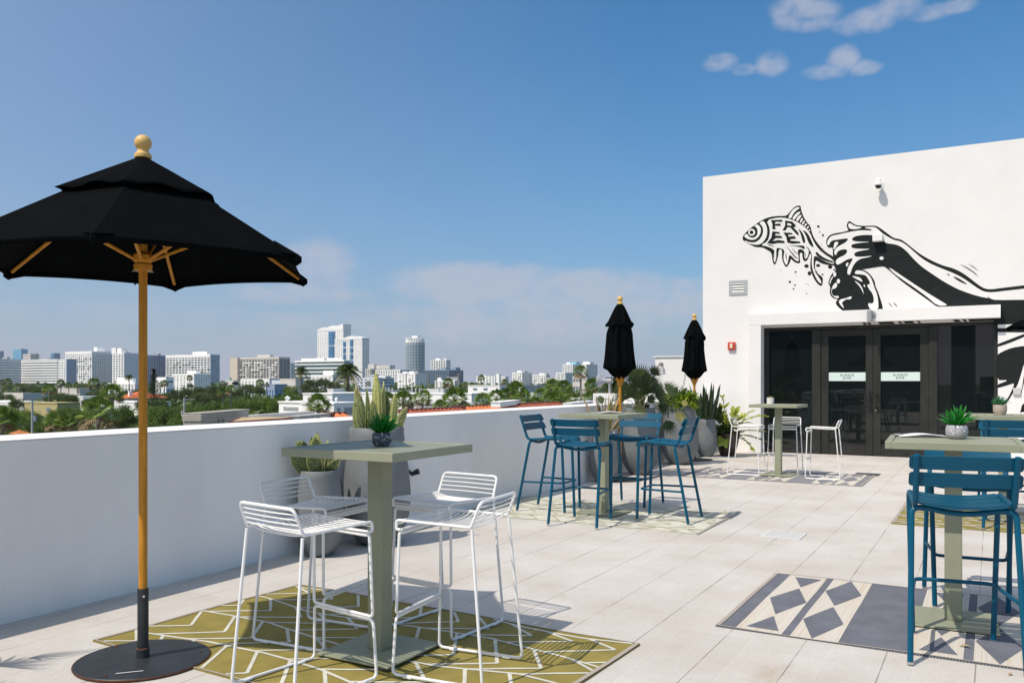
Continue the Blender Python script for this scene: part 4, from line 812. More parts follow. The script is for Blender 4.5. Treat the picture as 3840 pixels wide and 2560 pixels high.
def pot_palm(label, loc, z0, specs, seed=4):
    random.seed(seed); t = thing('fan_palm', label, 'palm', loc); ml, md, mp_ = MB(), MB(), MB()
    for (lat, dep, z, r, ang, dry_) in specs:      # hub position, radius, direction of the fan in the picture plane (deg from up)
        hub = lw(Vector(), lat, dep, z); b0 = lw(Vector(), lat * .12, dep * .12, z0); mid = b0.lerp(hub, .5) + Vector((0, 0, .06)); mp_.tube([b0, mid, hub], [.008, .006, .004], 5)
        d = (Vector((0, 0, 1)) * math.cos(R(ang)) + rt * math.sin(R(ang)) + fw * (dep * .9)).normalized(); up = (-fw * 1.0 + Vector((0, 0, .5)) + rt * random.uniform(-.6, .6))
        fan(md if dry_ else ml, hub, d, up + rt * random.uniform(-.9, .9) + Vector((0, 0, random.uniform(-.6, .6))), r * 1.08, 13, .027, random.uniform(1.8, 2.5), .18, 4)
    ml.build('fronds', palm_leaf, t, smooth=False); 
    if md.v: md.build('yellow_fronds', palm_dry, t, smooth=False)
    mp_.build('stalks', leafmat('stalk', (.14, .17, .05), (.08, .10, .03)), t)
    b = MB(); b.tube([(0, 0, z0 - .06), (.02, .01, z0 + .14)], [.05, .04], 10); b.tube([(.08, .02, z0 - .06), (.12, .01, z0 + .12)], [.04, .03], 10); b.build('trunk', mat('palm_fibre', (.10, .07, .04), .95, noise=.5, nscale=50, bump=.8, bscale=60), t)
    return t
k3 = 12.8 * .51 / 3180   # m per crop px at this distance
def sp(x, y, r, ang, dep=0, dr=0): return ((x - 310) * k3, dep, 1.0 + (915 - y) * k3, r * k3, ang, dr)
pot_palm('large fan palm with radiating narrow fronds in the tall grey planter', (-4.63, 12.10, 0), .94,
    [sp(300,700,150,-8,.05), sp(390,672,120,35,-.1), sp(250,660,110,-30,.1), sp(490,785,115,65,-.15), sp(345,790,150,25,-.05), sp(400,770,130,55,.1), sp(270,790,140,-25,-.1), sp(225,780,120,-60,.05), sp(40,845,70,-95,-.15), sp(330,820,130,8,-.2), sp(245,830,120,-45,-.2), sp(410,830,120,65,-.2), sp(300,740,140,-2,.2), sp(360,730,140,20,.25), sp(215,850,110,-75,.2),
     sp(285,875,100,178,-.25,1), sp(480,1000,120,155,-.25), sp(560,935,120,140,-.22,1), sp(600,870,50,95,-.2,1), sp(440,900,110,95,-.1), sp(170,900,80,-100,-.1), sp(350,870,110,40,-.25), sp(310,860,130,-10,.1), sp(330,690,120,12,.15), sp(275,720,110,-22,-.05), sp(380,730,110,42,.1), sp(430,800,110,48,.1), sp(255,790,110,-35,.2), sp(320,780,120,3,-.15), sp(365,800,110,30,-.2)], 4)
# leafy yellow-green shrub
def clump(mb, n, c, rx, rz_, w, l, up=.4):
    for k in range(n):
        a = random.uniform(0, 6.28); q = math.sqrt(random.random()); z = random.random()
        p = Vector((c[0] + rx * q * math.cos(a) * (1 - .25 * z), c[1] + rx * q * math.sin(a) * (1 - .25 * z), c[2] + rz_ * z)); d = Vector((math.cos(a) * q + random.uniform(-.5, .5), math.sin(a) * q + random.uniform(-.5, .5), up + random.uniform(-.5, .6))).normalized()
        blade(mb, p, p + d * l * random.uniform(.6, 1.2), w * random.uniform(.7, 1.2), random.uniform(-.1, .15), None, .3, 0, 5)
t = thing('leafy_shrub', 'bright yellow-green leafy shrub spilling over the large round planter', 'plant', (-4.61, 13.93, 0)); b1, b2 = MB(), MB()
clump(b1, 330, (0, 0, .93), .30, .24, .06, .11); clump(b2, 130, (0, 0, .95), .30, .28, .055, .10)
b1.build('leaves', leafmat('lime_leaf', (.33, .42, .03), (.14, .24, .02), 6, rough=.35), t, ang=80); b2.build('dark_leaves', leafmat('green_leaf', (.09, .17, .02), (.04, .08, .015), 6, rough=.35), t, ang=80)
# arching fronds (cardboard palm)
t = thing('frond_plant', 'arching yellow-green feathery plant in the brown pot by the doors', 'plant', (-4.36, 15.98, 0)); bl, bst, by = MB(), MB(), MB(); k5 = 16 * .2551 / 3180
def frond(mb, st, pts, lw_, ll, nl=11):
    pts = [Vector(p) for p in pts]; c = []
    for i in range(15):
        u = i / 14; c.append(pts[0] * (1 - u) ** 2 + pts[1] * 2 * u * (1 - u) + pts[2] * u * u)
    st.tube(c, .005, 4)
    for i in range(4, 15):
        tg = (c[min(i + 1, 14)] - c[i - 1]).normalized(); s = tg.cross(Vector((random.uniform(-.2, .2), random.uniform(-.2, .2), 1))).normalized()
        for sg in (1, -1): 
            d = (s * sg + tg * .7 + Vector((0, 0, random.uniform(-.1, .25)))).normalized(); blade(mb, c[i], c[i] + d * ll * 1.15 * (1 - .3 * abs(i - 9) / 6), lw_ * 1.4, .05, None, .2, 0, 4, facing=tg)
def P5(x, y, dep=0): return lw(Vector(), (x - 320) * k5, dep, .40 + (600 - y) * k5)
for (m_, x1, y1, x2, y2, dep, yl) in ((by,300,300,250,60,0,1),(bl,180,300,160,220,-.1,0),(by,560,300,860,330,-.1,1),(bl,420,350,450,230,.05,1),(bl,200,450,130,330,-.1,0),(by,480,420,640,430,.1,1),(by,560,500,820,560,-.05,1),(bl,520,560,870,700,-.1,0),(by,560,620,640,800,-.2,1),(bl,250,560,210,730,-.25,1),(bl,330,500,360,400,.2,0),(bl,220,520,160,480,.1,0),(bl,400,560,480,560,-.15,0),(bl,280,400,230,250,.15,0),(by,470,340,720,260,.12,1),(bl,300,560,330,560,-.2,0)):
    frond(by if yl else bl, bst, [P5(320, 610, 0), P5(x1, y1, dep * .5), P5(x2, y2, dep)], .034, .13)
clump(bl, 110, (0, 0, .36), .21, .16, .04, .12)
by.build('yellow_fronds', leafmat('lime_frond', (.42, .46, .05), (.24, .32, .03), 5, rough=.35), t, ang=80); bl.build('fronds', leafmat('frond_green', (.10, .15, .02), (.05, .09, .015), 5, rough=.35), t, ang=80); bst.build('stalks', leafmat('stalk', (.1, .1, .1), (.1, .1, .1)), t)
# off-frame planter on the left whose frond shade falls into the corner of the picture
planter('concrete_planter', 'grey planter with a fan palm beyond the left edge, throwing frond shade', (-4.60, 1.35, 0), .9, .27, .21)
pot_palm('fan palm beyond the left edge whose frond shade reaches the floor', (-4.60, 1.35, 0), .84, [(.1, .2, 1.3, .35, 40, 0), (.25, .35, 1.2, .35, 60, 0), (-.2, 0, 1.4, .35, -20, 0), (.2, -.2, 1.3, .35, 30, 0), (0, .1, 1.5, .35, 0, 0)], 6)
# ================================================================== TABLE TOP THINGS
aloe_bright = leafmat('aloe_leaf', (.03, .30, .035), (.012, .15, .02), 10, rough=.3, transl=.2); aloe_pale = leafmat('aloe_leaf_pale', (.10, .32, .14), (.03, .16, .06), 10, rough=.35, transl=.2)
def small_pot(name, label, loc, prof, m, plant_label, am, pr_, ph, n=70, group='small potted plants on the tables', rim=None):
    t = thing(name, label, 'plant pot', loc, 0, group); b = MB(); b.lathe(prof, 32); b.build('pot', m, t, ang=40)
    zt = max(z for r, z in prof); rt_ = prof[-2][0]
    b = MB(); b.lathe([(0, zt - .012), (rt_ * .97, zt - .012)], 20); b.build('soil', soil, t)
    if am:
        p = thing('artificial_aloe', plant_label, 'plant', (loc[0], loc[1], loc[2] + zt - .012), 0, 'spiky green plants'); b = MB()
        for k in range(n):
            a = k * 2.4; u = k / n; el = .25 + .75 * (1 - u); d = Vector((math.cos(a) * math.sqrt(u + .05), math.sin(a) * math.sqrt(u + .05), el * 1.15)); L_ = ph * random.uniform(.75, 1.05)
            e = d.normalized() * L_; e.x *= pr_; e.y *= pr_; blade(b, (.008 * math.cos(a), .008 * math.sin(a), 0), e, .0125, .10, Vector((math.cos(a), math.sin(a), -.2)) * -1 if u > .5 else None, .6, 0, 7)
        b.build('leaves', am, p, ang=80)
    return t
def speck(name, base, dot, sc, lo=.18, hi=.24):
    m = bpy.data.materials.new(name); m.use_nodes = True; N = m.node_tree.nodes; L = m.node_tree.links; b = N['Principled BSDF']; b.inputs['Roughness'].default_value = .6
    tc = N.new('ShaderNodeTexCoord'); n = N.new('ShaderNodeTexNoise'); n.inputs['Scale'].default_value = sc; n.inputs['Detail'].default_value = 2; L.new(tc.outputs['Object'], n.inputs[0]); cr = N.new('ShaderNodeValToRGB'); cr.color_ramp.elements[0].position = lo; cr.color_ramp.elements[1].position = hi
    cr.color_ramp.elements[0].color = (*base, 1); cr.color_ramp.elements[1].color = (*dot, 1); L.new(n.outputs[0], cr.inputs[0]); L.new(cr.outputs[0], b.inputs['Base Color']); return m
terr = speck('terrazzo_dark', (.06, .075, .09), (.42, .44, .46), 75, .60, .63); terl = speck('terrazzo_light', (.36, .36, .38), (.75, .75, .75), 85, .62, .65)
TT = 1.053
bowl = [(0, 0), (.040, 0), (.052, .008), (.0585, .025), (.060, .045), (.058, .064), (.053, .076), (.050, .078), (.048, .076), (.047, .06)]
def sc_(pr__, s, sz=None): return [(r * s, z * (sz or s)) for r, z in pr__]
c = gp(1432, 1679, TT + .0); small_pot('terrazzo_pot', 'dark blue-grey speckled round pot on the first table', (c.x, c.y, TT + .012), sc_(bowl, .86, .88), terr, 'deep green spiky artificial plant in the dark speckled pot', aloe_bright, .85, .135)
c = gp(3588, 1648, TT); small_pot('terrazzo_pot', 'pale grey speckled pot on the nearer right table', (c.x, c.y, TT + .008), sc_(bowl, 1.0), terl, 'bright green spiky artificial plant in the pale speckled pot', aloe_bright, .95, .14, 60)
cyl = [(0, 0), (.050, 0), (.052, .006), (.056, .02), (.063, .03), (.063, .098), (.061, .10), (.057, .10), (.056, .09)]
c = gp(3750, 1557, TT); small_pot('cream_pot', 'cream and pink banded straight pot on the table at the right edge', (c.x, c.y, TT + .008), cyl, mat('banded_cream', (.52, .43, .36), .7, noise=.15, nscale=10, stretch=(.2, .2, 6)), 'pale green spiky artificial plant in the cream pot', aloe_pale, .9, .125, 60)
t = small_pot('ribbed_pot', 'small ribbed white cylinder pot on the table near the doors', (-2.86, 12.83, TT + .008), [(0, 0), (.045, 0), (.050, .005), (.052, .10), (.047, .10), (.046, .09)], mat('ribbed_white', (.72, .70, .68), .6, noise=.05), '', None, 1, 0)
p = thing('small_cactus', 'tiny yellow-green cactus in the ribbed white pot', 'plant', (-2.86, 12.83, TT + .098)); b = MB()
for k in range(9): a = k * .7; b.lathe([(0, 0), (.012, .006), (.013, .02), (0, .03)], 8, (.022 * math.cos(a) * (k > 0), .022 * math.sin(a) * (k > 0), .0))
b.build('stem', leafmat('cactus', (.25, .27, .07), (.12, .15, .04), 30), p)
def sheets(label, loc, rz, w, h, n=3):
    t = thing('paper_menu', label, 'menu', loc, rz, 'papers left on the tables')
    for k in range(n):
        b = MB(); nn = 8; f = .002 + k * .0012; dx = k * .004
        top = [(-w / 2 + dx + w * i / nn, -h / 2 - dx, f + .006 * k * math.sin(i / nn * 3.1) ** 2) for i in range(nn + 1)]; bot = [(x, y + h, z) for x, y, z in top]; b.strip(top, bot); o = b.build('sheet', paper, t, ang=80); s_ = o.modifiers.new('s', 'SOLIDIFY'); s_.thickness = .0008
    b = MB(); b.box(-w / 2 - .01, -w / 2 + .03, -.03, .03, .004, .013); b.build('clip', grey_paint, t, bevel=.002)
c = gp(2285, 1551, TT); sheets('white paper menu lying on the middle table between the blue stools', (c.x, c.y + .0, TT + .009), R(25), .26, .2)
c = gp(3450, 1640, TT); sheets('loose white papers beside the speckled pot on the right table', (c.x, c.y, TT + .009), R(20), .27, .17, 3)
for i, (x, y, s_) in enumerate(((3620, 2434, .05), (3790, 2530, .03), (3408, 1900, .02))):
    b = MB(); blade(b, (-s_ / 2, 0, .004), (s_ / 2, 0, .006), s_ * .5, .1, Vector((0, 0, 1)), .3, 0, 5, facing=Vector((0, 1, 0))); p = gp(x, y); one('fallen_leaf', b, dry, ('brown dry leaf lying on the slate diamond rug', 'dry leaf on the pavers at the lower right edge', 'tiny dry leaf on the pavers in front of the olive zigzag rug')[i], 'leaf', (p.x, p.y, .012 if i == 0 else .001), i)
# ================================================================== CITY
GZ = -12.0
b = MB(); n = 48
b.add([(0, 0, 0)] + [(4500 * math.cos(6.2832 * i / n), 4500 * math.sin(6.2832 * i / n), 0) for i in range(n)], [(0, i + 1, (i + 1) % n + 1) for i in range(n)])
o = b.build('ground', mat('city_ground', (.09, .11, .05), .95, col2=(.05, .08, .025), nscale=.02, th=None) if False else mat('city_ground', (.10, .11, .06), .95, col2=(.045, .07, .022), nscale=.03), smooth=False); o.location.z = GZ; tag(o, kind='structure')
wht = mat('far_white', (.92, .91, .89), .8, noise=.03, nscale=.08, rand=.05); wht2 = mat('far_offwhite', (.64, .61, .56), .8, noise=.08, nscale=.08); gls = mat('far_glass', (.16, .25, .31), .3, noise=.7, nscale=.35, spec=.8, rand=.25); glb = mat('far_blue_glass', (.03, .10, .20), .2, noise=.4, nscale=.3, spec=.8)
greyf = mat('far_grey', (.36, .37, .38), .8, noise=.1, nscale=.1); skyb = mat('far_sky_blue', (.10, .36, .62), .5, noise=.1, nscale=.1); glg = mat('far_green_glass', (.10, .22, .22), .25, noise=.5, nscale=.3, spec=.8); shade_bluew = mat('far_blue_wall_and_shade', (.28, .36, .50), .8, noise=.1, nscale=.1); cyanw = mat('far_cyan', (.25, .55, .68), .5, noise=.1)  # blue wall tone; on shaded walls and flanks it paints their shade
tan_ = mat('far_tan', (.62, .54, .44), .85, noise=.06, nscale=.1); orange_tile = mat('orange_roof_tile', (.55, .14, .04), .8, noise=.3, nscale=1.2)
INFO = {}
def rounded(name, b, m, p): return b.build(name, m, p, smooth=False)
def bldg(name, label, x0, xc, x1, yt, d, nf=8, fc=8, sc=4, core=gls, skin=wht, slab=.35, pier=.3, proud=.35, side='grid', roof=(), cornice=.5, zb=None, front='grid', cat='building', sideskin=None, group=None, base=GZ):
    """axis-aligned block: lit front from pixel x0 to the corner xc, right flank from xc to x1, roof line at pixel row yt at the corner distance d"""
    c0 = at(xc, d); Xc, Yc = c0.x, c0.y; xl = onY(x0, yt, Yc)[0]; top = zat(yt, d)
    yb_ = onX(x1, yt, Xc)[0] if x1 > xc + .5 else Yc + 14; yb_ = max(yb_, Yc + 3); zb = base if zb is None else zb; Wd, Dp, Hh = Xc - xl, min(yb_ - Yc, 160), top - base
    t = thing(name, label, cat, (Xc, Yc, base), 0, group); Hv = top - zb
    solid_f, solid_s = front == 'plain', side == 'plain'
    b = MB(); b.box(-Wd, 0, 0, Dp, 0, Hh); b.build('wall' if (solid_f and solid_s) else 'glazing', skin if (solid_f and solid_s) else core, t, smooth=False)
    fh = Hv / nf; z00 = zb - base
    if not (solid_f and solid_s):
        for k in range(nf + 1):
            z = z00 + k * fh; z1 = min(z + fh * slab, Hh + .3) if k < nf else Hh + cornice; z0 = z if k < nf else Hh - fh * .22
            pf = proud if not solid_f else proud * .8; ps = proud if not solid_s else .05
            b = MB()
            b.box(-Wd - pf * .6, ps * .99 if not solid_s else 0, -pf, -.002, z0, z1)
            if not solid_s: b.box(.002, ps, 0, Dp, z0, z1)
            b.box(-Wd - pf * .6, -Wd - .002, 0, Dp, z0, z1); b.build('floor_slab', skin, t, smooth=False)
        if pier > 0 and not solid_f:
            for i in range(fc + 1):
                w = Wd / fc * pier; x = -Wd + Wd * i / fc; xx0, xx1 = max(-Wd - proud * .55, x - w / 2), min(proud * .9, x + w / 2)
                b = MB(); b.box(xx0, xx1, -proud * .85, -.004, 0, Hh - .1); b.build('pier', skin, t, smooth=False)
        if pier > 0 and not solid_s:
            for i in range(sc + 1):
                w = Dp / sc * pier; y = Dp * i / sc; b = MB(); b.box(.004, proud * .85, max(0, y - w / 2), min(Dp, y + w / 2), 0, Hh - .1); b.build('pier', sideskin or skin, t, smooth=False)
        if solid_s:
            b = MB(); b.box(.003, .4, -proud * .5, Dp, 0, Hh + cornice * .9); b.build('end_wall', sideskin or skin, t, smooth=False)
    else:
        b = MB(); b.box(-Wd - .06, .06, -.06, Dp, Hh + .002, Hh + cornice); b.build('cornice', skin, t, smooth=False)
    INFO[t.name] = (Wd, Dp, Hh)
    if not (solid_f and solid_s): b = MB(); b.box(-Wd, 0, 0, Dp, Hh + .001, Hh + .2); b.build('roof', greyf if skin is greyf else skin, t, smooth=False)
    for (ra, rb, ry) in roof:
        xa, xb = onY(ra, ry, Yc + Dp * .35)[0] - Xc, onY(rb, ry, Yc + Dp * .35)[0] - Xc; rz_ = H + (HY - ry) * (d + Dp * .35 * fw.y) / F - base
        b = MB(); b.box(xa, xb, Dp * .35, Dp * .35 + min(Dp * .3, 10), Hh + .21, max(rz_, Hh + 1)); b.build('roof_block', skin, t, smooth=False)
    return t
def wins(t, x_, z_, w, h, m=None, y=-.06, part='window'):
    b = MB(); b.box(x_ - w / 2, x_ + w / 2, y, -.003, z_ - h / 2, z_ + h / 2); return b.build(part, m or gls, t, smooth=False)
gfar = 'distant tower blocks on the skyline'
# --- skyline, left to right
bldg('glass_tower', 'slim blue glass tower cut by the left edge of the skyline', -30, 0, 14, 1317, 1900, 14, 4, 4, glb, skyb, .2, .1, .5, group=gfar)
bldg('glass_tower', 'sky blue glass tower rising behind the left white banded slab', 50, 80, 104, 1309, 1800, 14, 3, 3, skyb, cyanw, .12, .08, .5, group=gfar)
bldg('office_block', 'grey striped office block behind the left white banded slab', 87, 115, 147, 1328, 1500, 9, 10, 8, greyf, wht2, .3, .5, .4, group=gfar)
bldg('glass_tower', 'small blue glass tower between the grey block and the long hotel', 192, 203, 225, 1324, 1800, 10, 2, 3, glb, skyb, .2, .2, .5, group=gfar)
bldg('apartment_slab', 'long white slab with continuous balcony bands on the far left', 76, 221, 236, 1348, 900, 9, 1, 1, gls, wht, .56, 0, 1.6, 'plain', sideskin=shade_bluew, zb=zat(1436, 900), group=gfar)
bldg('apartment_slab', 'shaded wing of the white banded slab at the left edge', -60, -20, 77, 1346, 880, 9, 10, 22, gls, wht, .5, .12, 1.0, zb=zat(1436, 900), group=gfar)
bldg('apartment_slab', 'narrow white end block with small side balconies', 222, 248, 252, 1349, 890, 9, 3, 1, gls, wht, .5, .35, .7, zb=zat(1436, 900), group=gfar)
bldg('hotel_block', 'broad hotel with pale balconies and a bold white top storey', 249, 345, 441, 1324, 820, 12, 12, 14, gls, wht, .34, .34, .9, zb=zat(1436, 820), roof=((352, 363, 1301),), cornice=2, group=gfar)
bldg('stair_block', 'shaded grey blue panel block in front of the broad hotel', 247, 251, 287, 1348, 800, 8, 1, 5, shade_bluew, shade_bluew, .6, .75, .15, zb=zat(1436, 820), group=gfar)
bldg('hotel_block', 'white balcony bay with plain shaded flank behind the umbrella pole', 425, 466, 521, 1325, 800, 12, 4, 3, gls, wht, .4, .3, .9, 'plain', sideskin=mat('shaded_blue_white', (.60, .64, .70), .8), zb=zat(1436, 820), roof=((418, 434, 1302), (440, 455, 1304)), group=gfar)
bldg('hotel_block', 'shaded blue grid hotel wing just right of the umbrella pole', 500, 535, 625, 1332, 860, 12, 4, 11, glb, shade_bluew, .3, .3, .6, zb=zat(1436, 820), group=gfar)
bldg('hotel_block', 'long white gridded hotel with roof house and etched shaded end wall', 625, 790, 823, 1337, 840, 11, 14, 2, gls, wht, .34, .14, .9, 'plain', sideskin=mat('etched_shaded_wall', (.35, .45, .56), .7, noise=.35, nscale=.15), zb=zat(1440, 840), roof=((722, 775, 1317),), cornice=2.4, group=gfar)  # blue of the end wall is shade put into its colour
bldg('apartment_tower', 'cream windowless stair tower at the left of the grey balcony block', 862, 890, 892, 1342, 780, 10, 1, 1, tan_, tan_, .3, 0, .1, 'plain', front='plain', group=gfar)
bldg('apartment_slab', 'broad grey block crowded with dark balconies and a roof house', 893, 1046, 1084, 1344, 760, 11, 14, 3, glb, wht2, .25, .2, 1.3, 'grid', zb=zat(1420, 760), roof=((963, 1012, 1328),), cornice=1.4, sideskin=greyf, group=gfar)  # darker flank piers: shade of the right side put into the colour
bldg('apartment_slab', 'dark windowed block with white ribs left of the lone coconut palm', 1083, 1088, 1120, 1362, 900, 9, 1, 7, glb, wht, .2, .35, .8, zb=zat(1425, 900), group=gfar)
t = bldg('modern_hotel', 'low modern white hotel with green glass bands and overhanging roof', 1112, 1290, 1312, 1352, 640, 6, 1, 1, glg, wht, .3, 0, 1.2, zb=zat(1440, 640), roof=((1130, 1280, 1341),), group=gfar)
# twin towers with blue balconies
def wavy(t, prof, amp):
    Wd, Dp, Hh = INFO[t.name]; b = MB(); pts = [(-Wd - .7 + (Wd + 1.4) * u, Hh + .4 + amp * v) for u, v in prof] + [(.7, Hh - .5), (-Wd - .7, Hh - .5)]
    vs = [(x, -1.1, zz) for x, zz in pts] + [(x, Dp + .4, zz) for x, zz in pts]; m = len(pts)
    b.add(vs, [tuple(range(m)), tuple(range(2 * m - 1, m - 1, -1))] + [(i, (i + 1) % m, m + (i + 1) % m, m + i) for i in range(m)]); b.build('wavy_parapet', wht, t, smooth=False)
dark_panel = mat('far_dark_blue', (.03, .13, .30), .6)  # darker blue panel proud of the facade, standing in for a recess
def balconies(t, u0, u1, groups, fh, top):
    Wd, Dp, Hh = INFO[t.name]; x0, x1 = -Wd + Wd * u0, -Wd + Wd * u1
    for (k0, k1) in groups:
        z0, z1 = Hh - top - k1 * fh, Hh - top - k0 * fh; b = MB(); b.box(x0, x1, -1.0, -.75, z0, z1); b.build('dark_blue_panel', dark_panel, t, smooth=False)
        for k in range(k0, k1):
            z = Hh - top - (k + 1) * fh; b = MB(); b.box(x0 + .3, x1 - (x1 - x0) * .3, -2.0, -1.01, z + .2, z + fh * .55); b.build('blue_balcony', skyb, t, smooth=False)
d = 1250
t = bldg('twin_tower', 'taller white tower with a blue balcony stack and wavy top', 1192, 1287, 1315, 1236, d, 29, 12, 3, gls, wht, .58, .55, .7, 'plain', zb=zat(1440, d), cornice=0, group=gfar)
wavy(t, [(0, .05), (.1, .3), (.2, .48), (.28, .52), (.31, .3), (.36, .4), (.48, .66), (.6, .78), (.65, .76), (.7, .62), (.8, .74), (.9, .86), (1, 1)], 8.2)
balconies(t, .44, .70, [(0, 9), (10, 19), (20, 29)], INFO[t.name][2] / 29 * .7, 2)
t = bldg('twin_tower', 'lower white tower with blue balcony squares stepping down to the right', 1257, 1358, 1383, 1270, d - 60, 24, 14, 4, gls, wht, .56, .55, .7, 'grid', zb=zat(1440, d), cornice=0, group=gfar)
wavy(t, [(0, .0), (.15, .35), (.28, .5), (.38, .45), (.5, .85), (.6, 1), (.7, .9), (.85, .55), (1, .3)], 4.2)
balconies(t, .31, .42, [(1, 4), (5, 8), (9, 12), (13, 16)], INFO[t.name][2] / 24 * .74, 1)
balconies(t, .57, .69, [(0, 4), (5, 8), (9, 12), (13, 18)], INFO[t.name][2] / 24 * .74, 1)
bldg('apartment_slab', 'pale grey slab with low roof houses right of the twin towers', 1372, 1388, 1470, 1384, 1000, 9, 2, 12, gls, wht2, .4, .4, .7, zb=zat(1430, 1000), roof=((1380, 1402, 1365), (1412, 1462, 1369)), group=gfar)
bldg('apartment_slab', 'white gridded apartment slab left of the round glass tower', 1410, 1500, 1540, 1387, 940, 9, 10, 5, gls, wht, .4, .35, .8, zb=zat(1436, 940), group=gfar)
# round tower
def round_tower(px0, px1, yt, ycrown, d):
    cx_ = (px0 + px1) / 2; p = at(cx_, d); r = (px1 - px0) / 2 / F * d; top = zat(yt, d) - GZ; crown = zat(ycrown, d) - GZ
    t = thing('round_tower', 'round blue green glass tower with ribbed white crown', 'building', (p.x, p.y, GZ), 0, gfar)
    b = MB(); b.lathe([(r * .96, 0), (r * .96, top)], 48); b.build('glazing', glb, t)
    nfl = 28
    for k in range(nfl + 1):
        z = top - (top * .84) * k / nfl; b = MB(); b.lathe([(r * .961, z - .55), (r, z - .55), (r, z + .25), (r * .961, z + .25)], 48); b.build('floor_band', wht if k < 2 else mat('far_band', (.42, .52, .55), .6), t, ang=30)
    for i in range(20):
        a = i * math.tau / 20; b = MB(); b.box(-.35, .35, -.35, .35, 0, top); o = b.build('mullion', mat('far_band', (.42, .52, .55), .6), t, smooth=False); o.location = (r * .965 * math.cos(a), r * .965 * math.sin(a), 0)
    b = MB(); b.lathe([(r * .82, top), (r * .82, crown * .985)], 40); b.build('crown_core', greyf, t)
    for i in range(30):
        a = i * math.tau / 30; b = MB(); b.box(-.4, .4, -.9, .9, top - .2, crown); o = b.build('crown_fin', wht, t, smooth=False); o.location = (r * .88 * math.cos(a), r * .88 * math.sin(a), 0)
    b = MB(); b.box(-r * .2, r * .5, -4, 4, crown * .985, crown + 3); b.build('roof_block', wht, t, smooth=False)
round_tower(1520, 1593, 1283, 1268, 1150)
bldg('hotel_tower', 'distant white and aqua stepped tower behind the dark blue slab', 1617, 1672, 1688, 1350, 1500, 14, 6, 3, glg, wht, .3, .3, 1, roof=((1634, 1648, 1343), (1664, 1672, 1343)), zb=zat(1400, 1500), group=gfar)
bldg('glass_slab', 'dark blue glass slab block with white piers right of the round tower', 1588, 1682, 1736, 1388, 1020, 12, 14, 8, glb, mat('far_slab_blue', (.20, .30, .40), .6), .2, .18, .7, zb=zat(1440, 1020), roof=((1654, 1668, 1378), (1694, 1710, 1377)), group=gfar)
bldg('apartment_block', 'white mid rise with rows of little balconies below the round tower', 1498, 1556, 1592, 1402, 620, 8, 5, 3, gls, wht, .45, .6, 1.3, zb=zat(1455, 620), roof=((1535, 1552, 1392), (1510, 1525, 1393)), group=gfar)
bldg('apartment_block', 'small white stepped block below the dark blue glass slab', 1633, 1704, 1722, 1429, 520, 4, 5, 2, gls, wht, .5, .35, .4, zb=zat(1455, 520), roof=((1641, 1652, 1416),), group=gfar)
bldg('apartment_block', 'blue grey shaded block with white cornice behind the palm trunk', 1335, 1412, 1477, 1420, 400, 3, 5, 6, gls, mat('far_bluish', (.62, .66, .72), .8), .5, .5, .25, zb=zat(1456, 400), roof=((1418, 1446, 1409),), cornice=.6, sideskin=shade_bluew, group=gfar)
bldg('apartment_block', 'white low rise beside the stair tower at the right part of the skyline', 1788, 1856, 1862, 1412, 900, 7, 6, 2, gls, wht, .4, .5, .6, zb=zat(1445, 900), roof=((1806, 1820, 1406),), group=gfar)
bldg('stair_tower', 'plain white windowless stair tower among the right low rises', 1860, 1872, 1878, 1403, 880, 5, 1, 1, wht, wht, .3, 0, .1, 'plain', front='plain', group=gfar)
bldg('apartment_block', 'small white block right of the windowless stair tower', 1878, 1894, 1906, 1413, 900, 7, 3, 3, gls, wht, .4, .5, .6, zb=zat(1445, 900), group=gfar)
bldg('apartment_block', 'white ten storey block with stacked side balconies and small penthouse', 1924, 1957, 1992, 1397, 860, 10, 4, 6, gls, wht, .42, .5, 1.0, zb=zat(1436, 860), roof=((1940, 1955, 1389),), group=gfar)
bldg('apartment_block', 'white block with tan roof house between the ten storey block and palms', 2000, 2046, 2060, 1406, 860, 8, 6, 3, gls, wht, .42, .35, .8, zb=zat(1440, 860), roof=((2023, 2043, 1399),), group=gfar)
bldg('parking_block', 'long low white banded parking block at the right of the skyline', 2045, 2108, 2128, 1419, 700, 4, 2, 1, gls, wht2, .5, .05, .6, zb=zat(1440, 700), group=gfar)
bldg('apartment_block', 'white block with wide window bands behind the tall fan palm', 2088, 2118, 2168, 1399, 640, 7, 2, 2, gls, wht, .5, .15, .8, zb=zat(1442, 640), group=gfar)
for (xa, xc, xb, lb) in ((2112, 2147, 2180, 'left one of two white towers with cyan roof pieces and blue flanks'), (2182, 2198, 2239, 'right one of two white towers with blue shaded flank')):
    t = bldg('condo_tower', lb, xa, xc, xb, 1366, 1300, 15, 6, 6, glb, wht, .35, .45, 1.0, zb=zat(1420, 1300), group=gfar, roof=((xa + 12, xa + 26, 1358),))
    b = MB(); b.box(2, 14, 6, 20, zat(1366, 1300) - GZ, zat(1356, 1300) - GZ); o = b.build('roof_crown', cyanw if xa == 2112 else wht, t, smooth=False); o.location.x = -10
bldg('office_block', 'pale low block half hidden behind the umbrella and fan palm', 2150, 2200, 2260, 1415, 500, 3, 5, 4, gls, wht2, .5, .3, .4, group=gfar)
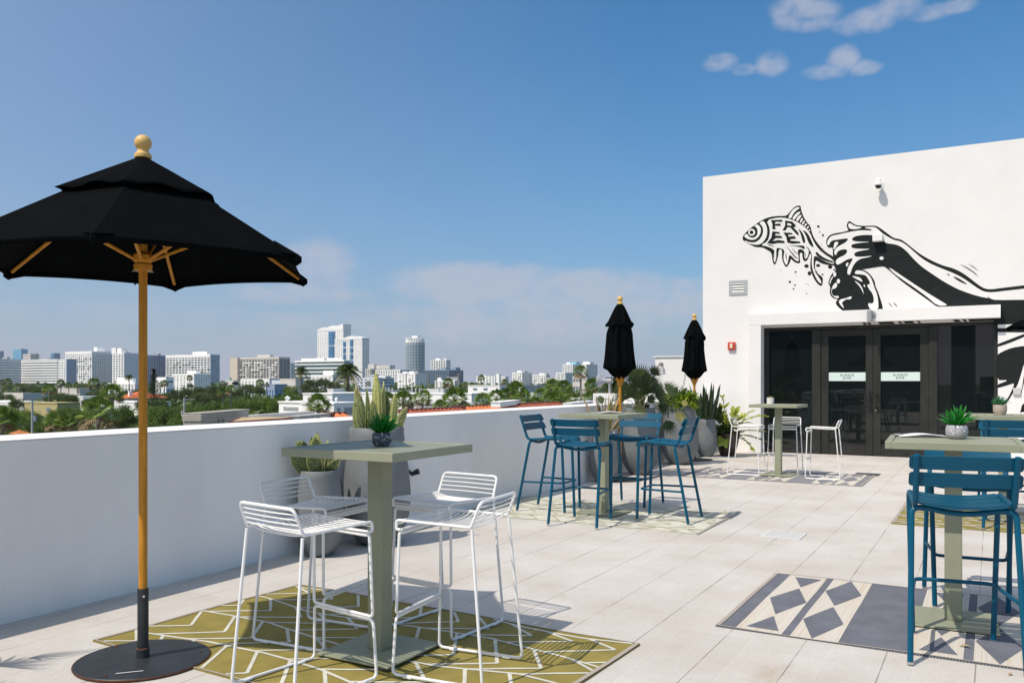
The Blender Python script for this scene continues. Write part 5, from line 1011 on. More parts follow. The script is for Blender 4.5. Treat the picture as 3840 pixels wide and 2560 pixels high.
# --- middle distance
gmid = 'mid distance white low buildings'
bldg('walkup_block', 'white walk up block with arcaded floor left of the umbrella pole', 402, 508, 540, 1441, 330, 3, 9, 3, gls, wht, .45, .35, .8, zb=zat(1458, 330), roof=((438, 500, 1417),), group=gmid)
bldg('walkup_block', 'white block with blue shaded flank behind the dark conifer', 585, 623, 637, 1419, 300, 4, 3, 2, gls, wht, .6, .6, .2, sideskin=shade_bluew, group=gmid)
bldg('small_hotel', 'white seven storey hotel with aqua balcony strips and square roof house', 652, 728, 786, 1404, 430, 6, 6, 6, glg, wht, .4, .62, .9, zb=zat(1450, 430), roof=((701, 735, 1389),), group=gmid)
bldg('low_block', 'white single storey roofline below the broad grey balcony block', 905, 1010, 1048, 1423, 420, 2, 8, 2, gls, wht, .5, .4, .3, zb=zat(1440, 420), group=gmid)
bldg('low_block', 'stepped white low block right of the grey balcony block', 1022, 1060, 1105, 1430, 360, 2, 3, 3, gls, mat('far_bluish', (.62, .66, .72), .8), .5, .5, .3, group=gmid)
bldg('low_block', 'cream low block with flat roofs below the lone coconut palm', 1050, 1108, 1140, 1424, 340, 2, 3, 3, wht2, wht2, .5, .5, .2, front='plain', side='plain', group=gmid)
bldg('low_block', 'shaded blue block with bright blue panel among the green trees', 1000, 1030, 1075, 1446, 250, 2, 3, 3, skyb, shade_bluew, .5, .6, .25, group=gmid)
bldg('low_block', 'white two storey block with small roof house below the modern hotel', 1170, 1247, 1270, 1409, 330, 3, 5, 2, gls, wht, .55, .4, .4, zb=zat(1430, 330), roof=((1212, 1250, 1389),), group=gmid)
t = thing('gate_tower', 'small cream stone gate tower left of the green trees', 'tower', at(860, 420)); t.location.z = GZ
b = MB(); Z = zat(1432, 420) - GZ
b.box(-2, -1, 0, 3, 0, Z); b.box(2, 3, 0, 3, 0, Z); b.box(-2, 3, 0, 3, Z - 1.4, Z + .8); b.build('wall', wht2, t, smooth=False)
b = MB(); b.add([(-2, 0, Z + .9), (.2, 0, Z + .9), (.2, 2, Z + .9), (-2, 2, Z + .9), (-.9, 1, Z + 3)], [(0, 1, 4), (1, 2, 4), (2, 3, 4), (3, 0, 4)]); b.build('spire_roof', mat('copper_green', (.2, .33, .3), .7), t, smooth=False)
t = bldg('villa', 'white villa with hipped orange tile roof left of the umbrella pole', 424, 478, 524, 1497, 150, 1, 1, 1, wht, wht, .3, 0, .2, 'plain', front='plain', cornice=.1, group=None)
c0 = at(478, 150); W_ = c0.x - onY(424, 1497, c0.y)[0]; Hh = zat(1497, 150) - GZ; b = MB(); b.add([(-W_ - .4, -.4, Hh + .2), (.4, -.4, Hh + .2), (.4, 8.4, Hh + .2), (-W_ - .4, 8.4, Hh + .2), (-W_ * .62, 4, Hh + 1.35), (-W_ * .38, 4, Hh + 1.35)], [(0, 1, 5, 4), (1, 2, 5), (2, 3, 4, 5), (3, 0, 4)]); b.build('tile_roof', orange_tile, t, smooth=False)
b = MB(); b.box(-W_ * .3, -W_ * .22, 1, 1.6, Hh + .4, Hh + 1.5); b.build('chimney', wht, t, smooth=False)
t = bldg('yellow_house', 'olive yellow wall with one small window behind the left trees', 92, 215, 224, 1514, 105, 1, 1, 1, wht, mat('olive_wall', (.44, .38, .18), .85), .3, 0, .2, 'plain', front='plain', cornice=.15, group=None)
wins(t, -1.8, zat(1536, 105) - GZ, .7, .5); wins(t, -1.0, zat(1536, 105) - GZ, .0001, .0001) if False else None
t2 = thing('roof_frame', 'pale yellow bent metal frame on the olive house roof', 'antenna', at(209, 104)); t2.location.z = zat(1514, 104)
for s in (-.28, .06): b = MB(); b.tube([(s, 0, 0), (s - .12, 0, .5), (s + .02, 0, .5), (s + .08, 0, 0)], .035, 5); b.build('tube', mat('yellow_tube', (.6, .5, .25), .6), t2)
bldg('low_house', 'white flat roof at the left edge before the olive house', -60, 88, 94, 1511, 120, 1, 1, 1, wht, wht, .3, 0, .2, 'plain', front='plain', cornice=.25, group=gmid)
bldg('low_house', 'cream flat roofed house with blue grey parapet on the far left', 18, 88, 186, 1481, 190, 2, 4, 5, gls, wht2, .5, .5, .2, sideskin=shade_bluew, group=gmid)
bldg('low_house', 'pale low roofline between the left palms', 216, 300, 322, 1459, 240, 1, 1, 1, wht, wht2, .3, 0, .2, 'plain', front='plain', cornice=.3, group=gmid)
bldg('low_house', 'little white roof hut among the left trees', 292, 312, 328, 1489, 140, 1, 1, 1, wht, wht, .3, 0, .2, 'plain', front='plain', cornice=.2, group=gmid)
bldg('low_house', 'long white flat roof behind the umbrella pole and villa', 318, 560, 640, 1511, 130, 1, 1, 1, wht, wht, .3, 0, .2, 'plain', front='plain', cornice=.2, group=gmid)
b = MB(); p = at(75, 46); b.add([(-.45, -.4, 0), (.45, -.4, 0), (.45, .4, 0), (-.45, .4, 0), (-.1, 0, .2)], [(0, 1, 4), (1, 2, 4), (2, 3, 4), (3, 0, 4), (3, 2, 1, 0)]); one('orange_canopy', b, mat('orange_cloth', (.6, .22, .06), .8, transl=.2), 'small orange canopy roof at the lower left above the parapet', 'canopy', (p.x, p.y, zat(1625, 46)), smooth=False)
# --- white building with urns, close beyond the street
wb = 'near white flat roofed buildings across the street'
d = 62; t = bldg('urn_building', 'white classical wing with a roof urn, grey panel and round medallion', 1046, 1131, 1136, 1511, d, 1, 1, 1, wht, wht, .3, 0, .2, 'plain', front='plain', cornice=.12, group=wb)
Hh = zat(1511, d) - GZ
def urn(t, x, y, z, s=1):
    b = MB(); b.lathe([(.18 * s, 0), (.18 * s, .06), (.09 * s, .09), (.12 * s, .13), (.22 * s, .2), (.23 * s, .27), (.12 * s, .32), (.05 * s, .36), (.04 * s, .4), (0, .41)], 16, (x, y, z)); b.build('urn', wht, t)
urn(t, -1.58, .2, Hh + .12, .9)
wins(t, -.95, Hh - .42, 1.25, .24, greyf, -.03, 'panel'); wins(t, -1.68, Hh - .40, .22, .24, greyf, -.03, 'panel')
b = MB(); b.lathe([(0, 0), (.19, 0), (.19, .03)], 20); o = b.build('medallion', greyf, t); o.rotation_euler = (R(90), 0, 0); o.location = (-1.25, -.0, Hh - 1.0)
d = 66; t = bldg('white_block', 'plain white cube roof block behind the near fan palm', 1136, 1246, 1345, 1478, d + 8, 1, 1, 1, wht, wht, .3, 0, .2, 'plain', front='plain', cornice=.1, group=wb)
d = 60; t = bldg('urn_building', 'shaded white wing with grille panel and small roof urn behind the palms', 1131, 1252, 1344, 1516, d, 1, 1, 1, wht, wht, .3, 0, .2, 'plain', front='plain', cornice=.12, group=wb)
Hh = zat(1516, d) - GZ; urn(t, -.2, .5, Hh + .12, .55)
b = MB(); b.box(.003, .04, .35, .65, Hh - .75, Hh - .25); b.build('panel', greyf, t, smooth=False); b = MB(); b.box(.003, .04, 1.1, 3.4, Hh - .75, Hh - .25); b.build('panel', greyf, t, smooth=False)
t = bldg('white_block', 'long low white flat roof with vents behind the row of fan palms', 1245, 1690, 1700, 1478, 90, 1, 1, 1, wht, wht, .3, 0, .2, 'plain', front='plain', cornice=.12, group=wb)
for k in range(9):
    b = MB(); x = -1.0 - k * 1.25; b.lathe([(.08, 0), (.08, .3), (.13, .32), (.1, .4), (0, .42)], 8, (x, 1 + (k % 3), zat(1478, 90) - GZ + .2)); b.build('roof_vent', greyf, t)
t = bldg('white_block', 'white roof block with a slanted shade beside the fan palms', 1690, 1768, 1790, 1478, 84, 1, 1, 1, wht, wht, .3, 0, .2, 'plain', front='plain', cornice=.1, group=wb)
t = bldg('white_block', 'lower grey roof edge running behind the red tile copings', 1560, 1790, 1900, 1519, 62, 1, 1, 1, greyf, greyf, .3, 0, .2, 'plain', front='plain', cornice=.1, group=wb)
for (xa, xc, xb, yt, d, lb) in ((1229, 1250, 1292, 1458, 100, 'white louvred rooftop screen left of the coconut palm trunk'), (1330, 1345, 1400, 1459, 110, 'white rooftop plant screen behind the tall snake plant'), (1420, 1440, 1496, 1463, 110, 'grey white louvred rooftop screen in the middle'), (1499, 1520, 1548, 1464, 105, 'square louvred rooftop unit above the fan palms'), (1573, 1660, 1680, 1458, 105, 'long pale louvred rooftop screen beside the wooden poles')):
    c0 = at(xc, d); X0 = onY(xa, yt, c0.y)[0] - c0.x; Y1 = min(onX(xb, yt, c0.x)[0] - c0.y, 6); z1 = zat(yt, d) - zat(1475, d); t = thing('rooftop_screen', lb, 'rooftop unit', (c0.x, c0.y, zat(1475, d)), 0, 'rooftop plant screens')
    b = MB(); b.box(X0, 0, 0, Y1, -5, z1); b.build('housing', mat('screen_grey', (.52, .52, .52), .7), t, smooth=False)
    for k in range(5): z = .06 + k * (z1 - .06) / 5; b = MB(); b.box(X0 - .03, .03, -.03, Y1, z, z + (z1 / 5) * .55); b.build('louvre', wht, t, smooth=False)
t = bldg('white_house', 'white two storey building with paired dark windows above the fan palms', 1755, 1874, 1908, 1447, 125, 1, 1, 1, wht, wht, .3, 0, .2, 'plain', front='plain', cornice=.12, group=wb)
Hh = zat(1447, 125) - GZ; c0 = at(1874, 125)
for (px, py, w, h) in ((1778, 1458, 1, 1), (1786, 1458, 1, 1), (1817, 1458, 1, 1), (1825, 1458, 1, 1), (1863, 1459, .95, .9), (1828, 1484, .8, .75), (1837, 1484, .8, .75)):
    X, Z = onY(px, py, c0.y); wins(t, X - c0.x, Z - GZ, .30 * w, .32 * h)
b = MB(); b.box(.003, .04, .6, 1.3, Hh - .75, Hh - .3); b.build('window', gls, t, smooth=False)
bldg('white_house', 'lower white block in front of the two storey building', 1725, 1762, 1800, 1478, 100, 1, 1, 1, wht, wht, .3, 0, .2, 'plain', front='plain', cornice=.1, group=wb)
t = bldg('grey_hall', 'long low grey hall with white roof edge between the palms', 1945, 1958, 2050, 1449, 150, 1, 1, 1, mat('hall_grey', (.50, .51, .52), .8), mat('hall_grey', (.50, .51, .52), .8), .3, 0, .2, 'plain', front='plain', cornice=.25, group=wb)
bldg('white_block', 'white wall patch low between the palm clusters', 1990, 2012, 2040, 1476, 95, 1, 1, 1, wht, wht, .3, 0, .2, 'plain', front='plain', cornice=.1, group=wb)
bldg('white_block', 'white wall behind the tall fan palm trunk near the terrace', 2140, 2170, 2225, 1497, 60, 1, 1, 1, wht, wht, .3, 0, .2, 'plain', front='plain', cornice=.1, group=wb)
bldg('tan_block', 'tan shaded facade behind the fan palms left of the closed umbrella', 2185, 2195, 2300, 1436, 140, 3, 2, 6, wht2, wht2, .5, .4, .2, group=None)
# --- neighbour roofs just over the parapet
nb = thing('spanish_tile_building', 'neighbouring roofs edged with red Spanish tile copings beyond the parapet', 'building', (-14.4, 20, 0))
b = MB(); b.box(-3, 0, -9, 26, -12, .30); b.box(-3, 0, 26.01, 44, -12, .42); b.build('wall', wht, nb, smooth=False)
redt = mat('red_barrel_tile', (.34, .075, .035), .75, noise=.45, nscale=7, rand=.12); oran = mat('orange_barrel_tile', (.62, .17, .05), .7, noise=.3, nscale=5); redd = mat('tile_cap', (.13, .045, .03), .8, noise=.4, nscale=9)
def coping(px0, px1, ytop0, m, Xo=-14.0):
    Y0, z0 = onX(px0, ytop0, Xo); slope = (HY - ytop0) / (3720 - px0); Y1 = onX(px1, 1500, Xo)[0]; z0 = H + Xo * -1 * 0 + (HY - ytop0) * (at(px0, 1).dot(fw) * 0 + (ray(px0) * 1).length * 0 + (Xo / ray(px0).x)) / F
    n = int((Y1 - Y0) / .21)
    b = MB(); b.box(-.35, -.02, 0, Y1 - Y0, -.10, .02); cap = b.build('tile_cap', redd, nb, smooth=False); cap.location = (Xo + 14.4, Y0 - 20, z0)
    b = MB()
    for k in range(n):
        y = k * .21 + .1; vs = []
        for j in range(9):
            a = math.pi * j / 8; vs += [(0, y + .092 * math.cos(a), -.24 + .13 * math.sin(a)), (.26, y + .10 * math.cos(a), -.34 + .14 * math.sin(a))]
        b.add(vs + [(.26, y, -.36)], [(2 * j, 2 * j + 1, 2 * j + 3, 2 * j + 2) for j in range(8)] + [(2 * j + 1, 18, 2 * j + 3) for j in range(8)])
    b.build('barrel_tiles', m, nb).location = (Xo + 14.4, Y0 - 20, z0 + .12)
coping(1252, 1300, 1549, oran); coping(1530, 1742, 1537, redt); coping(1745, 1935, 1524, oran); coping(1930, 2105, 1515, redt)
t = thing('roof_parapet', 'weathered grey timber faced roof parapet box beyond the white wall', 'wall', (-12.2, 9.4, 0))
p0 = at(750, 17); p1 = at(932, 19.5); dv = (p1 - p0); a = math.atan2(dv.y, dv.x); t.location = (p0.x, p0.y, zat(1554, 17)); t.rotation_euler = (0, 0, a)
wgrey = mat('weathered_board', (.40, .37, .32), .85, noise=.3, nscale=3, stretch=(.5, 4, 14))
for k in range(5): b = MB(); b.box(0, dv.length, 0, .3, -.09 * k - .085, -.09 * k); b.build('board', wgrey, t, smooth=False)
b = MB(); b.box(-.03, dv.length + .03, -.03, .33, .003, .03); b.box(-.04, .28, -.05, .35, -.14, -.002); b.box(-.02, .24, -.03, .33, -6, -.142); b.build('post', wgrey, t, bevel=.01)
b = MB()
for x in (.62, .68, .82, .90): b.tube([(x, -.1, -.12), (x + .03, -.1, -.40)], .008, 5)
b.build('iron_bracket', black_plastic, t)
t = thing('flat_roof', 'sandy gravel flat roof with dark red tile rim beyond the parapet', 'roof', at(980, 14)); t.location.z = zat(1578, 14)
pts = [gp(865, 1587, zat(1575, 15)), gp(1095, 1571, zat(1575, 15)), gp(1000, 1568, zat(1575, 15)), gp(900, 1571, zat(1575, 15))]
b = MB(); o0 = t.location; P = [(q.x - o0.x, q.y - o0.y, 0) for q in pts]; b.add(P + [(x, y, -.3) for x, y, z in P], [(0, 1, 2, 3), (0, 4, 5, 1), (1, 5, 6, 2), (2, 6, 7, 3), (3, 7, 4, 0)]); b.build('roof_deck', mat('sandy_roof', (.48, .36, .20), .9, noise=.2, nscale=3), t, smooth=False)
b = MB(); b.tube([Vector(P[0]) + Vector((0, 0, -.06)), Vector(P[1]) + Vector((0, 0, -.06))], .06, 8); b.tube([Vector(P[0]) + Vector((0, 0, -.04)), Vector(P[3]) + Vector((0, 0, -.04))], .05, 8); b.build('tile_rim', redd, t)
for (xa, xb, y0_, y1_, d, lb) in ((967, 1180, 1558, 1566, 22, 'long grey metal roof edge behind the sandy roof'), (1120, 1272, 1563, 1568, 19, 'pale grey roof slab edge close beyond the parapet'), (1876, 1948, 1509, 1521, 26, 'white box upstand on the tiled neighbour roof'), (2142, 2236, 1512, 1520, 30, 'thin white roof edge beyond the parapet near the floodlight')):
    p = at(xa, d); q = at(xb, d * 1.12); dv = q - p; z1 = zat(y0_, d); z0 = zat(y1_ + 5, d); b = MB(); b.box(0, dv.length, 0, .3, z0 - z1, 0); b.box(-.02, dv.length + .02, -.02, .32, .002, .02)
    one('roof_edge', b, wht if d > 24 else mat('roof_grey', (.42, .42, .41), .8, noise=.2, nscale=3), lb, 'roof', (p.x, p.y, z1), math.atan2(dv.y, dv.x), 'roof edges beyond the parapet', smooth=False)
# --- poles
polem = mat('pole_concrete', (.36, .37, .39), .8, noise=.2, nscale=4); polew = mat('pole_wood', (.30, .27, .24), .85)
def upole(px, yt, d, w, lb, kind, g='utility poles beyond the parapet'):
    p = at(px, d); z = zat(yt, d); t = thing('utility_pole', lb, 'pole', (p.x, p.y, GZ), YAW, g); r = w / 2 / F * d; h = z - GZ
    b = MB(); b.tube([(0, 0, 0), (0, 0, h)], [r * 1.5, r], 10); b.build('pole', polem if kind != 'wood' else polew, t)
    s = d / F
    if kind == 'wood':
        b = MB(); b.box(-9 * s, 9 * s, -.1, .1, h - 4 * s, h - 2.6 * s); b.build('crossarm', polew, t, smooth=False)
        for q in (-8, -3, 3, 8): b = MB(); b.tube([(q * s, 0, h - 2.6 * s), (q * s, 0, h - 1 * s)], .7 * s, 5); b.build('insulator', polew, t)
    else:
        if kind == 'arm':
            b = MB(); b.tube([(0, 0, h - 7 * s), (20 * s, 0, h - 6 * s), (37 * s, 0, h - 5 * s)], 1.3 * s, 6); b.build('arm', polem, t); b = MB(); b.box(30 * s, 39 * s, -.1, .1, h - 6 * s, h - 3.5 * s); b.build('lamp_head', grey_paint, t, smooth=False)
            b = MB(); b.tube([(-7 * s, 0, h - 68 * s), (-7 * s, 0, h - 48 * s)], 4.6 * s, 12); b.build('transformer', polem, t); b = MB(); b.tube([(-7 * s, 0, h - 48 * s), (-8 * s, 0, h - 42 * s)], .8 * s, 5); b.build('insulator', polew, t); b = MB(); b.box(-8 * s, 0, -.05, .05, h - 56 * s, h - 53 * s); b.build('bracket', polem, t, smooth=False)
        else:
            b = MB(); b.tube([(11 * s, 0, h - 78 * s), (11 * s, 0, h - 58 * s)], 5.5 * s, 12); b.build('transformer', mat('transformer_blue_grey', (.25, .31, .38), .6), t); b = MB(); b.box(2 * s, 9 * s, -.05, .05, h - 66 * s, h - 63 * s); b.build('bracket', polem, t, smooth=False)
upole(121, 1501, 40, 8, 'grey concrete utility pole with transformer at the far left', 'plain'); upole(691, 1492, 42, 7, 'grey concrete pole with street lamp arm and transformer over the trees', 'arm')
for (x, y, d) in ((1606, 1396, 260), (1635, 1401, 300), (1719, 1401, 270), (1523, 1399, 280), (68, 1449, 200), (216, 1441, 220), (328, 1452, 220), (1843, 1460, 150)):
    upole(x, y, d, 3.2, {1606: 'tall thin wooden utility pole left of the dark blue slab centre', 1635: 'thin wooden utility pole in front of the small white stepped block', 1719: 'thin wooden utility pole at the right of the dark blue slab', 1523: 'thin wooden utility pole before the balconied white mid rise', 68: 'wooden utility pole over the cream house at far left', 216: 'thin pole beside the left palm group', 328: 'thin pole among the left palms below the hotel', 1843: 'thin roof mast on the two storey white building'}[x], 'wood', 'wooden utility poles')
# ================================================================== TREES
leafA = leafmat('tree_leaf', (.15, .23, .022), (.055, .11, .014), .9, (1, 1, 1), .5, .3, (.35, .65), 'Object', .22); leafB = leafmat('tree_leaf_dark', (.11, .165, .028), (.045, .08, .016), .8, (1, 1, 1), .5, .25, (.35, .65), 'Object', .2); bark = mat('bark', (.13, .10, .07), .9, noise=.4, nscale=4)
def crown_mesh(seed, nleaf, ls, clumps=30, flat=.75):
    rnd = random.Random(seed); b = MB(); cs = []
    for k in range(clumps):
        a = rnd.uniform(0, 6.28); e = rnd.uniform(-.25, 1); q = rnd.uniform(.35, .8); cs.append((q * math.cos(a) * math.sqrt(max(0, 1 - e * e * .6)), q * math.sin(a) * math.sqrt(max(0, 1 - e * e * .6)), e * flat * .75, rnd.uniform(.24, .40)))
    for k in range(nleaf):
        cx_, cy_, cz_, cr_ = rnd.choice(cs); v = Vector((rnd.gauss(0, 1), rnd.gauss(0, 1), rnd.gauss(0, 1))).normalized() * cr_ * (rnd.random() ** .4); p = Vector((cx_, cy_, cz_)) + v
        d1 = Vector((rnd.gauss(0, 1), rnd.gauss(0, 1), rnd.gauss(0, .6))).normalized(); d2 = d1.cross(Vector((rnd.gauss(0, 1), rnd.gauss(0, 1), rnd.gauss(0, 1)))).normalized(); s = ls * rnd.uniform(.6, 1.3)
        b.add([p - d1 * s, p + d2 * s * .5, p + d1 * s, p - d2 * s * .5], [(0, 1, 2, 3)])
    return b
protos = {}
def proto_tree(kind):
    if kind in protos: return None
def make_tree(key, seed, nleaf, ls, m, label, cat='tree', group=None):
    t = thing('broadleaf_tree', label, cat, (0, 0, 0), 0, group); crown_mesh(seed, nleaf, ls).build('crown', m, t, smooth=False)
    b = MB(); b.tube([(0, 0, -2.2), (.03, .02, -1.2), (0, 0, -.3)], [.07, .055, .04], 7)
    for k in range(5):
        a = k * 1.3; b.tube([(0, 0, -.6), (.25 * math.cos(a), .25 * math.sin(a), -.15), (.5 * math.cos(a), .5 * math.sin(a), .15)], [.035, .025, .012], 5)
    b.build('trunk', bark, t); return t
PT = {}
ZONES = ((60, 'at the left edge below the banded slab'), (130, 'above the olive yellow house'), (200, 'right of the olive yellow house'), (280, 'between the olive house and the villa'), (400, 'left of the orange roofed villa'), (530, 'beside the umbrella pole'),
    (610, 'around the dark conifer'), (680, 'below the long white gridded hotel'), (750, 'below the seven storey aqua hotel'), (830, 'below the etched shaded end wall'), (900, 'below the cream stair tower'), (980, 'below the broad grey balcony block'), (1060, 'below the right end of the grey block'),
    (1120, 'left of the lone coconut palm'), (1200, 'right of the lone coconut palm'), (1290, 'left of the large coconut palm'), (1400, 'behind the tall snake plant'), (1480, 'behind the snake plant planter'), (1550, 'under the round glass tower'), (1620, 'left of the thin wooden poles'),
    (1700, 'in front of the dark blue slab'), (1770, 'at the right end of the dark slab'), (1850, 'left of the two storey white house'), (1920, 'right of the two storey white house'), (1990, 'before the ten storey white block'), (2050, 'behind the front blue stool'),
    (2110, 'left of the tall skirted palm'), (2180, 'beside the tall skirted palm'), (2260, 'by the grey floodlight'), (9999, 'behind the closed umbrella'))
def where(what, x, y):
    z = next(s for k, s in ZONES if x < k); row = 'back row' if y < 1450 else 'middle row' if y < 1500 else 'front row' if y < 1550 else 'lowest row'
    return what + ', ' + row + ', ' + z
def tree(kind, px, ytop, d, rpx, label, group, hz=None):
    """crown centred on pixel column px, top at row ytop, half width rpx pixels, at distance d"""
    r = rpx / F * d; p = at(px, d); z = zat(ytop, d) - r * .85
    if kind not in PT:
        PT[kind] = make_tree(kind, {'near': 3, 'near2': 8, 'mid': 5, 'dark': 12}[kind], {'near': 8500, 'near2': 8500, 'mid': 4200, 'dark': 5000}[kind], {'near': .034, 'near2': .036, 'mid': .052, 'dark': .046}[kind], leafB if kind == 'dark' else leafA, label, 'tree', group); o = PT[kind]
    else: o = dup(PT[kind], label=label)
    if 'group' in o and not group: del o['group']
    elif group: o['group'] = group
    o.location = (p.x, p.y, z); sc__ = r * random.uniform(.95, 1.08); o.scale = (sc__, sc__, sc__ * (hz or 1)); o.rotation_euler = (0, 0, random.uniform(0, 6.28)); return o
G1, G2, G3 = 'bright green trees in the belt beyond the parapet', 'darker trees in the middle distance', 'small far trees below the skyline'
L1, L2, L3 = 'bright green bushy tree in the dense belt just beyond the parapet', 'dark green rounded tree in the middle distance among white houses', 'small far green tree below the skyline buildings'
for (x, y, d, r) in ((590,1512,62,62),(655,1520,58,60),(730,1508,66,66),(800,1500,72,64),(870,1492,78,60),(935,1480,84,62),(1000,1478,84,58),(1050,1488,80,44),(560,1560,48,60),(640,1575,46,60),(770,1560,52,60),(860,1548,58,56),(940,1535,62,60),(1020,1535,62,50),(700,1560,50,50),
                     (40,1512,66,56),(110,1530,60,52),(20,1560,50,60),(150,1560,50,52),(230,1520,72,40),(280,1560,56,56),(180,1590,44,50),(60,1600,44,46),(480,1545,58,50),(330,1590,44,52),(420,1590,44,52),(500,1590,44,54),(300,1520,76,50),(450,1520,80,40),(380,1530,70,42),(1090,1440,140,30),(1090,1470,100,36)):
    if x < 540: d2, r2 = 80 + (x * 7 + y) % 18, r * 1.25
    else: d2, r2 = d * 1.5, r * 1.35
    if x > 1080: d2, r2 = d, r * 1.2
    tree('near' if (x // 10) % 2 else 'near2', x, y, d2, r2, where('bright green bushy tree', x, y), G1, random.uniform(.8, 1.05))
for (x, y, d, r, lb) in ((115,1436,230,36,None),(150,1440,220,34,None),(60,1462,200,26,None),(235,1470,130,36,'bright rounded tree left of the villa roof'),(262,1478,125,26,None),(345,1466,170,26,None),(470,1457,200,26,None),(515,1455,200,22,None),(790,1441,230,34,None),(740,1446,220,30,None),(700,1450,210,28,None),(930,1434,260,34,None),(975,1446,220,26,None),(845,1448,210,26,None),(890,1452,180,30,None),(1170,1413,270,36,'large dark rounded tree right of the lone coconut palm'),(1215,1411,275,32,'second large dark rounded tree behind the big coconut palm'),(1250,1424,265,26,None),(1140,1432,240,24,None),(1190,1444,180,40,None),(1250,1448,180,36,None),(1150,1455,150,34,None),(660,1458,190,28,None),(620,1468,180,26,None),(815,1462,160,34,None),(760,1468,150,34,None),(1440,1452,250,26,None),(1470,1455,250,22,None),(390,1470,150,22,None)):
    tree('dark', x, y, d, r * 1.15, lb or where('dark green rounded tree', x, y), None if lb else G2, random.uniform(.75, 1.0))
for (x, y, d, r) in ((1510,1449,300,24),(1560,1445,300,28),(1600,1452,260,24),(1660,1450,280,26),(1700,1450,260,24),(1740,1456,230,24),(1770,1440,400,16),(1805,1436,450,14),(1900,1437,420,16),(1935,1441,400,16),(1975,1442,380,18),(2010,1440,400,18),(2040,1444,360,16),(2080,1440,380,18),(1475,1446,330,16),(1780,1462,200,20),(1400,1456,260,18),(2130,1442,300,18),(570,1447,330,16),(30,1436,330,20),(330,1440,330,18),(280,1444,330,18),(370,1447,300,18),(1340,1460,240,18),(1705,1466,190,22),(1590,1466,180,20),(2240,1445,200,30),(2200,1470,110,26)):
    tree('mid', x, y, d, r * 1.2, where('small far green tree', x, y), G3, random.uniform(.7, .95))
for (x, y, d, r) in ((60,1490,114,40),(142,1496,112,38),(265,1474,118,46),(330,1484,118,42),(392,1478,120,38),(535,1492,108,40),(600,1490,105,46),(30,1470,185,34),(185,1476,170,34)):
    tree('dark', x, y, d, r, where('dark green rounded tree', x, y), G2, random.uniform(.75, 1.0))
# far wood closing the view to the horizon
b = MB(); rnd = random.Random(21)
for k in range(24000):
    d = rnd.uniform(350, 1400); px = rnd.uniform(-200, 2700); p = at(px, d); z = GZ + rnd.uniform(2, 10.5) + 2.2 * math.sin(px * .05 + d * .01); s = rnd.uniform(.6, 1.5) * (1 + d / 1200)
    d1 = Vector((rnd.gauss(0, 1), rnd.gauss(0, 1), rnd.gauss(0, .6))).normalized(); d2 = d1.cross(Vector((rnd.gauss(0, 1), rnd.gauss(0, 1), rnd.gauss(0, 1)))).normalized(); b.add([Vector((p.x, p.y, z)) - d1 * s, Vector((p.x, p.y, z)) + d2 * s * .6, Vector((p.x, p.y, z)) + d1 * s, Vector((p.x, p.y, z)) - d2 * s * .6], [(0, 1, 2, 3)])
one('distant_wood', b, leafB, 'far tree canopy filling the gaps between distant buildings', 'tree canopy', kind='stuff', smooth=False)
b = MB()
for k in range(60000):
    d = rnd.uniform(24, 260) ; px = rnd.uniform(-300, 2600); p = at(px, d); 
    if p.x > -17 and p.y > 5: continue
    if 1110 < px < 1960 and d < 100: continue
    if (20 < px < 540) and 100 < d < 110: continue
    z = GZ + rnd.uniform(.3, 9.5 if d > 95 else 7) ; s = rnd.uniform(.3, .8) * (.5 + d / 220); d1 = Vector((rnd.gauss(0, 1), rnd.gauss(0, 1), rnd.gauss(0, .6))).normalized(); d2 = d1.cross(Vector((rnd.gauss(0, 1), rnd.gauss(0, 1), rnd.gauss(0, 1)))).normalized(); P = Vector((p.x, p.y, z)); b.add([P - d1 * s, P + d2 * s * .6, P + d1 * s, P - d2 * s * .6], [(0, 1, 2, 3)])
one('undergrowth', b, leafB, 'leafy undergrowth filling the gaps below the near trees', 'shrubs', kind='stuff', smooth=False)
# ---- palms
palmf = leafmat('fan_palm_leaf', (.23, .32, .055), (.075, .14, .025), 1.5, (1, 1, 1), .4, .3, (.35, .65), 'Object', .15); skirt = mat('palm_skirt', (.25, .18, .09), .9, noise=.5, nscale=5); ptr = mat('palm_trunk', (.24, .21, .18), .9, noise=.3, nscale=5)
def fan_palm_proto(seed, label, group, nl=34, wild=1.0):
    random.seed(seed); t = thing('fan_palm', label, 'palm', (0, 0, 0), 0, group); b, dd = MB(), MB()
    for k in range(nl):
        a = k * 2.4 + random.uniform(-.3, .3); el = R(85 - 125 * (k / nl) ** .9) ; u = Vector((math.cos(a) * math.cos(el), math.sin(a) * math.cos(el), math.sin(el))); hub = u * .55 + Vector((0, 0, .1)); tgt = b if k < nl - 7 else dd
        tgt.tube([(0, 0, 0), hub], [.016, .009], 3); n = (Vector((0, 0, 1)) + u * -.4 + Vector((random.gauss(0, 1), random.gauss(0, 1), random.gauss(0, .5))) * .55); s = u.cross(n).normalized(); nn = s.cross(u).normalized(); r = .55 * random.uniform(.85, 1.1); A = 2.7
        for j in range(14):
            al = -A / 2 + A * j / 13; dr = (u * math.cos(al) + s * math.sin(al)).normalized(); sd_ = dr.cross(nn).normalized(); L_ = r * (1 - .15 * abs(al)); m1 = hub + dr * L_ * .55 + nn * .03 * (j % 2); m2 = hub + dr * L_ - Vector((0, 0, .22 * L_ * wild)); w = .036
            tgt.add([hub, m1 + sd_ * w, m2, m1 - sd_ * w], [(0, 1, 2, 3)])
    b.build('fronds', palmf, t, smooth=False); dd.build('dead_fronds', skirt, t, smooth=False)
    c = MB(); c.tube([(0, 0, -9), (0, 0, -.5), (0, 0, .05)], [.11, .10, .13], 8); c.build('trunk', ptr, t); return t
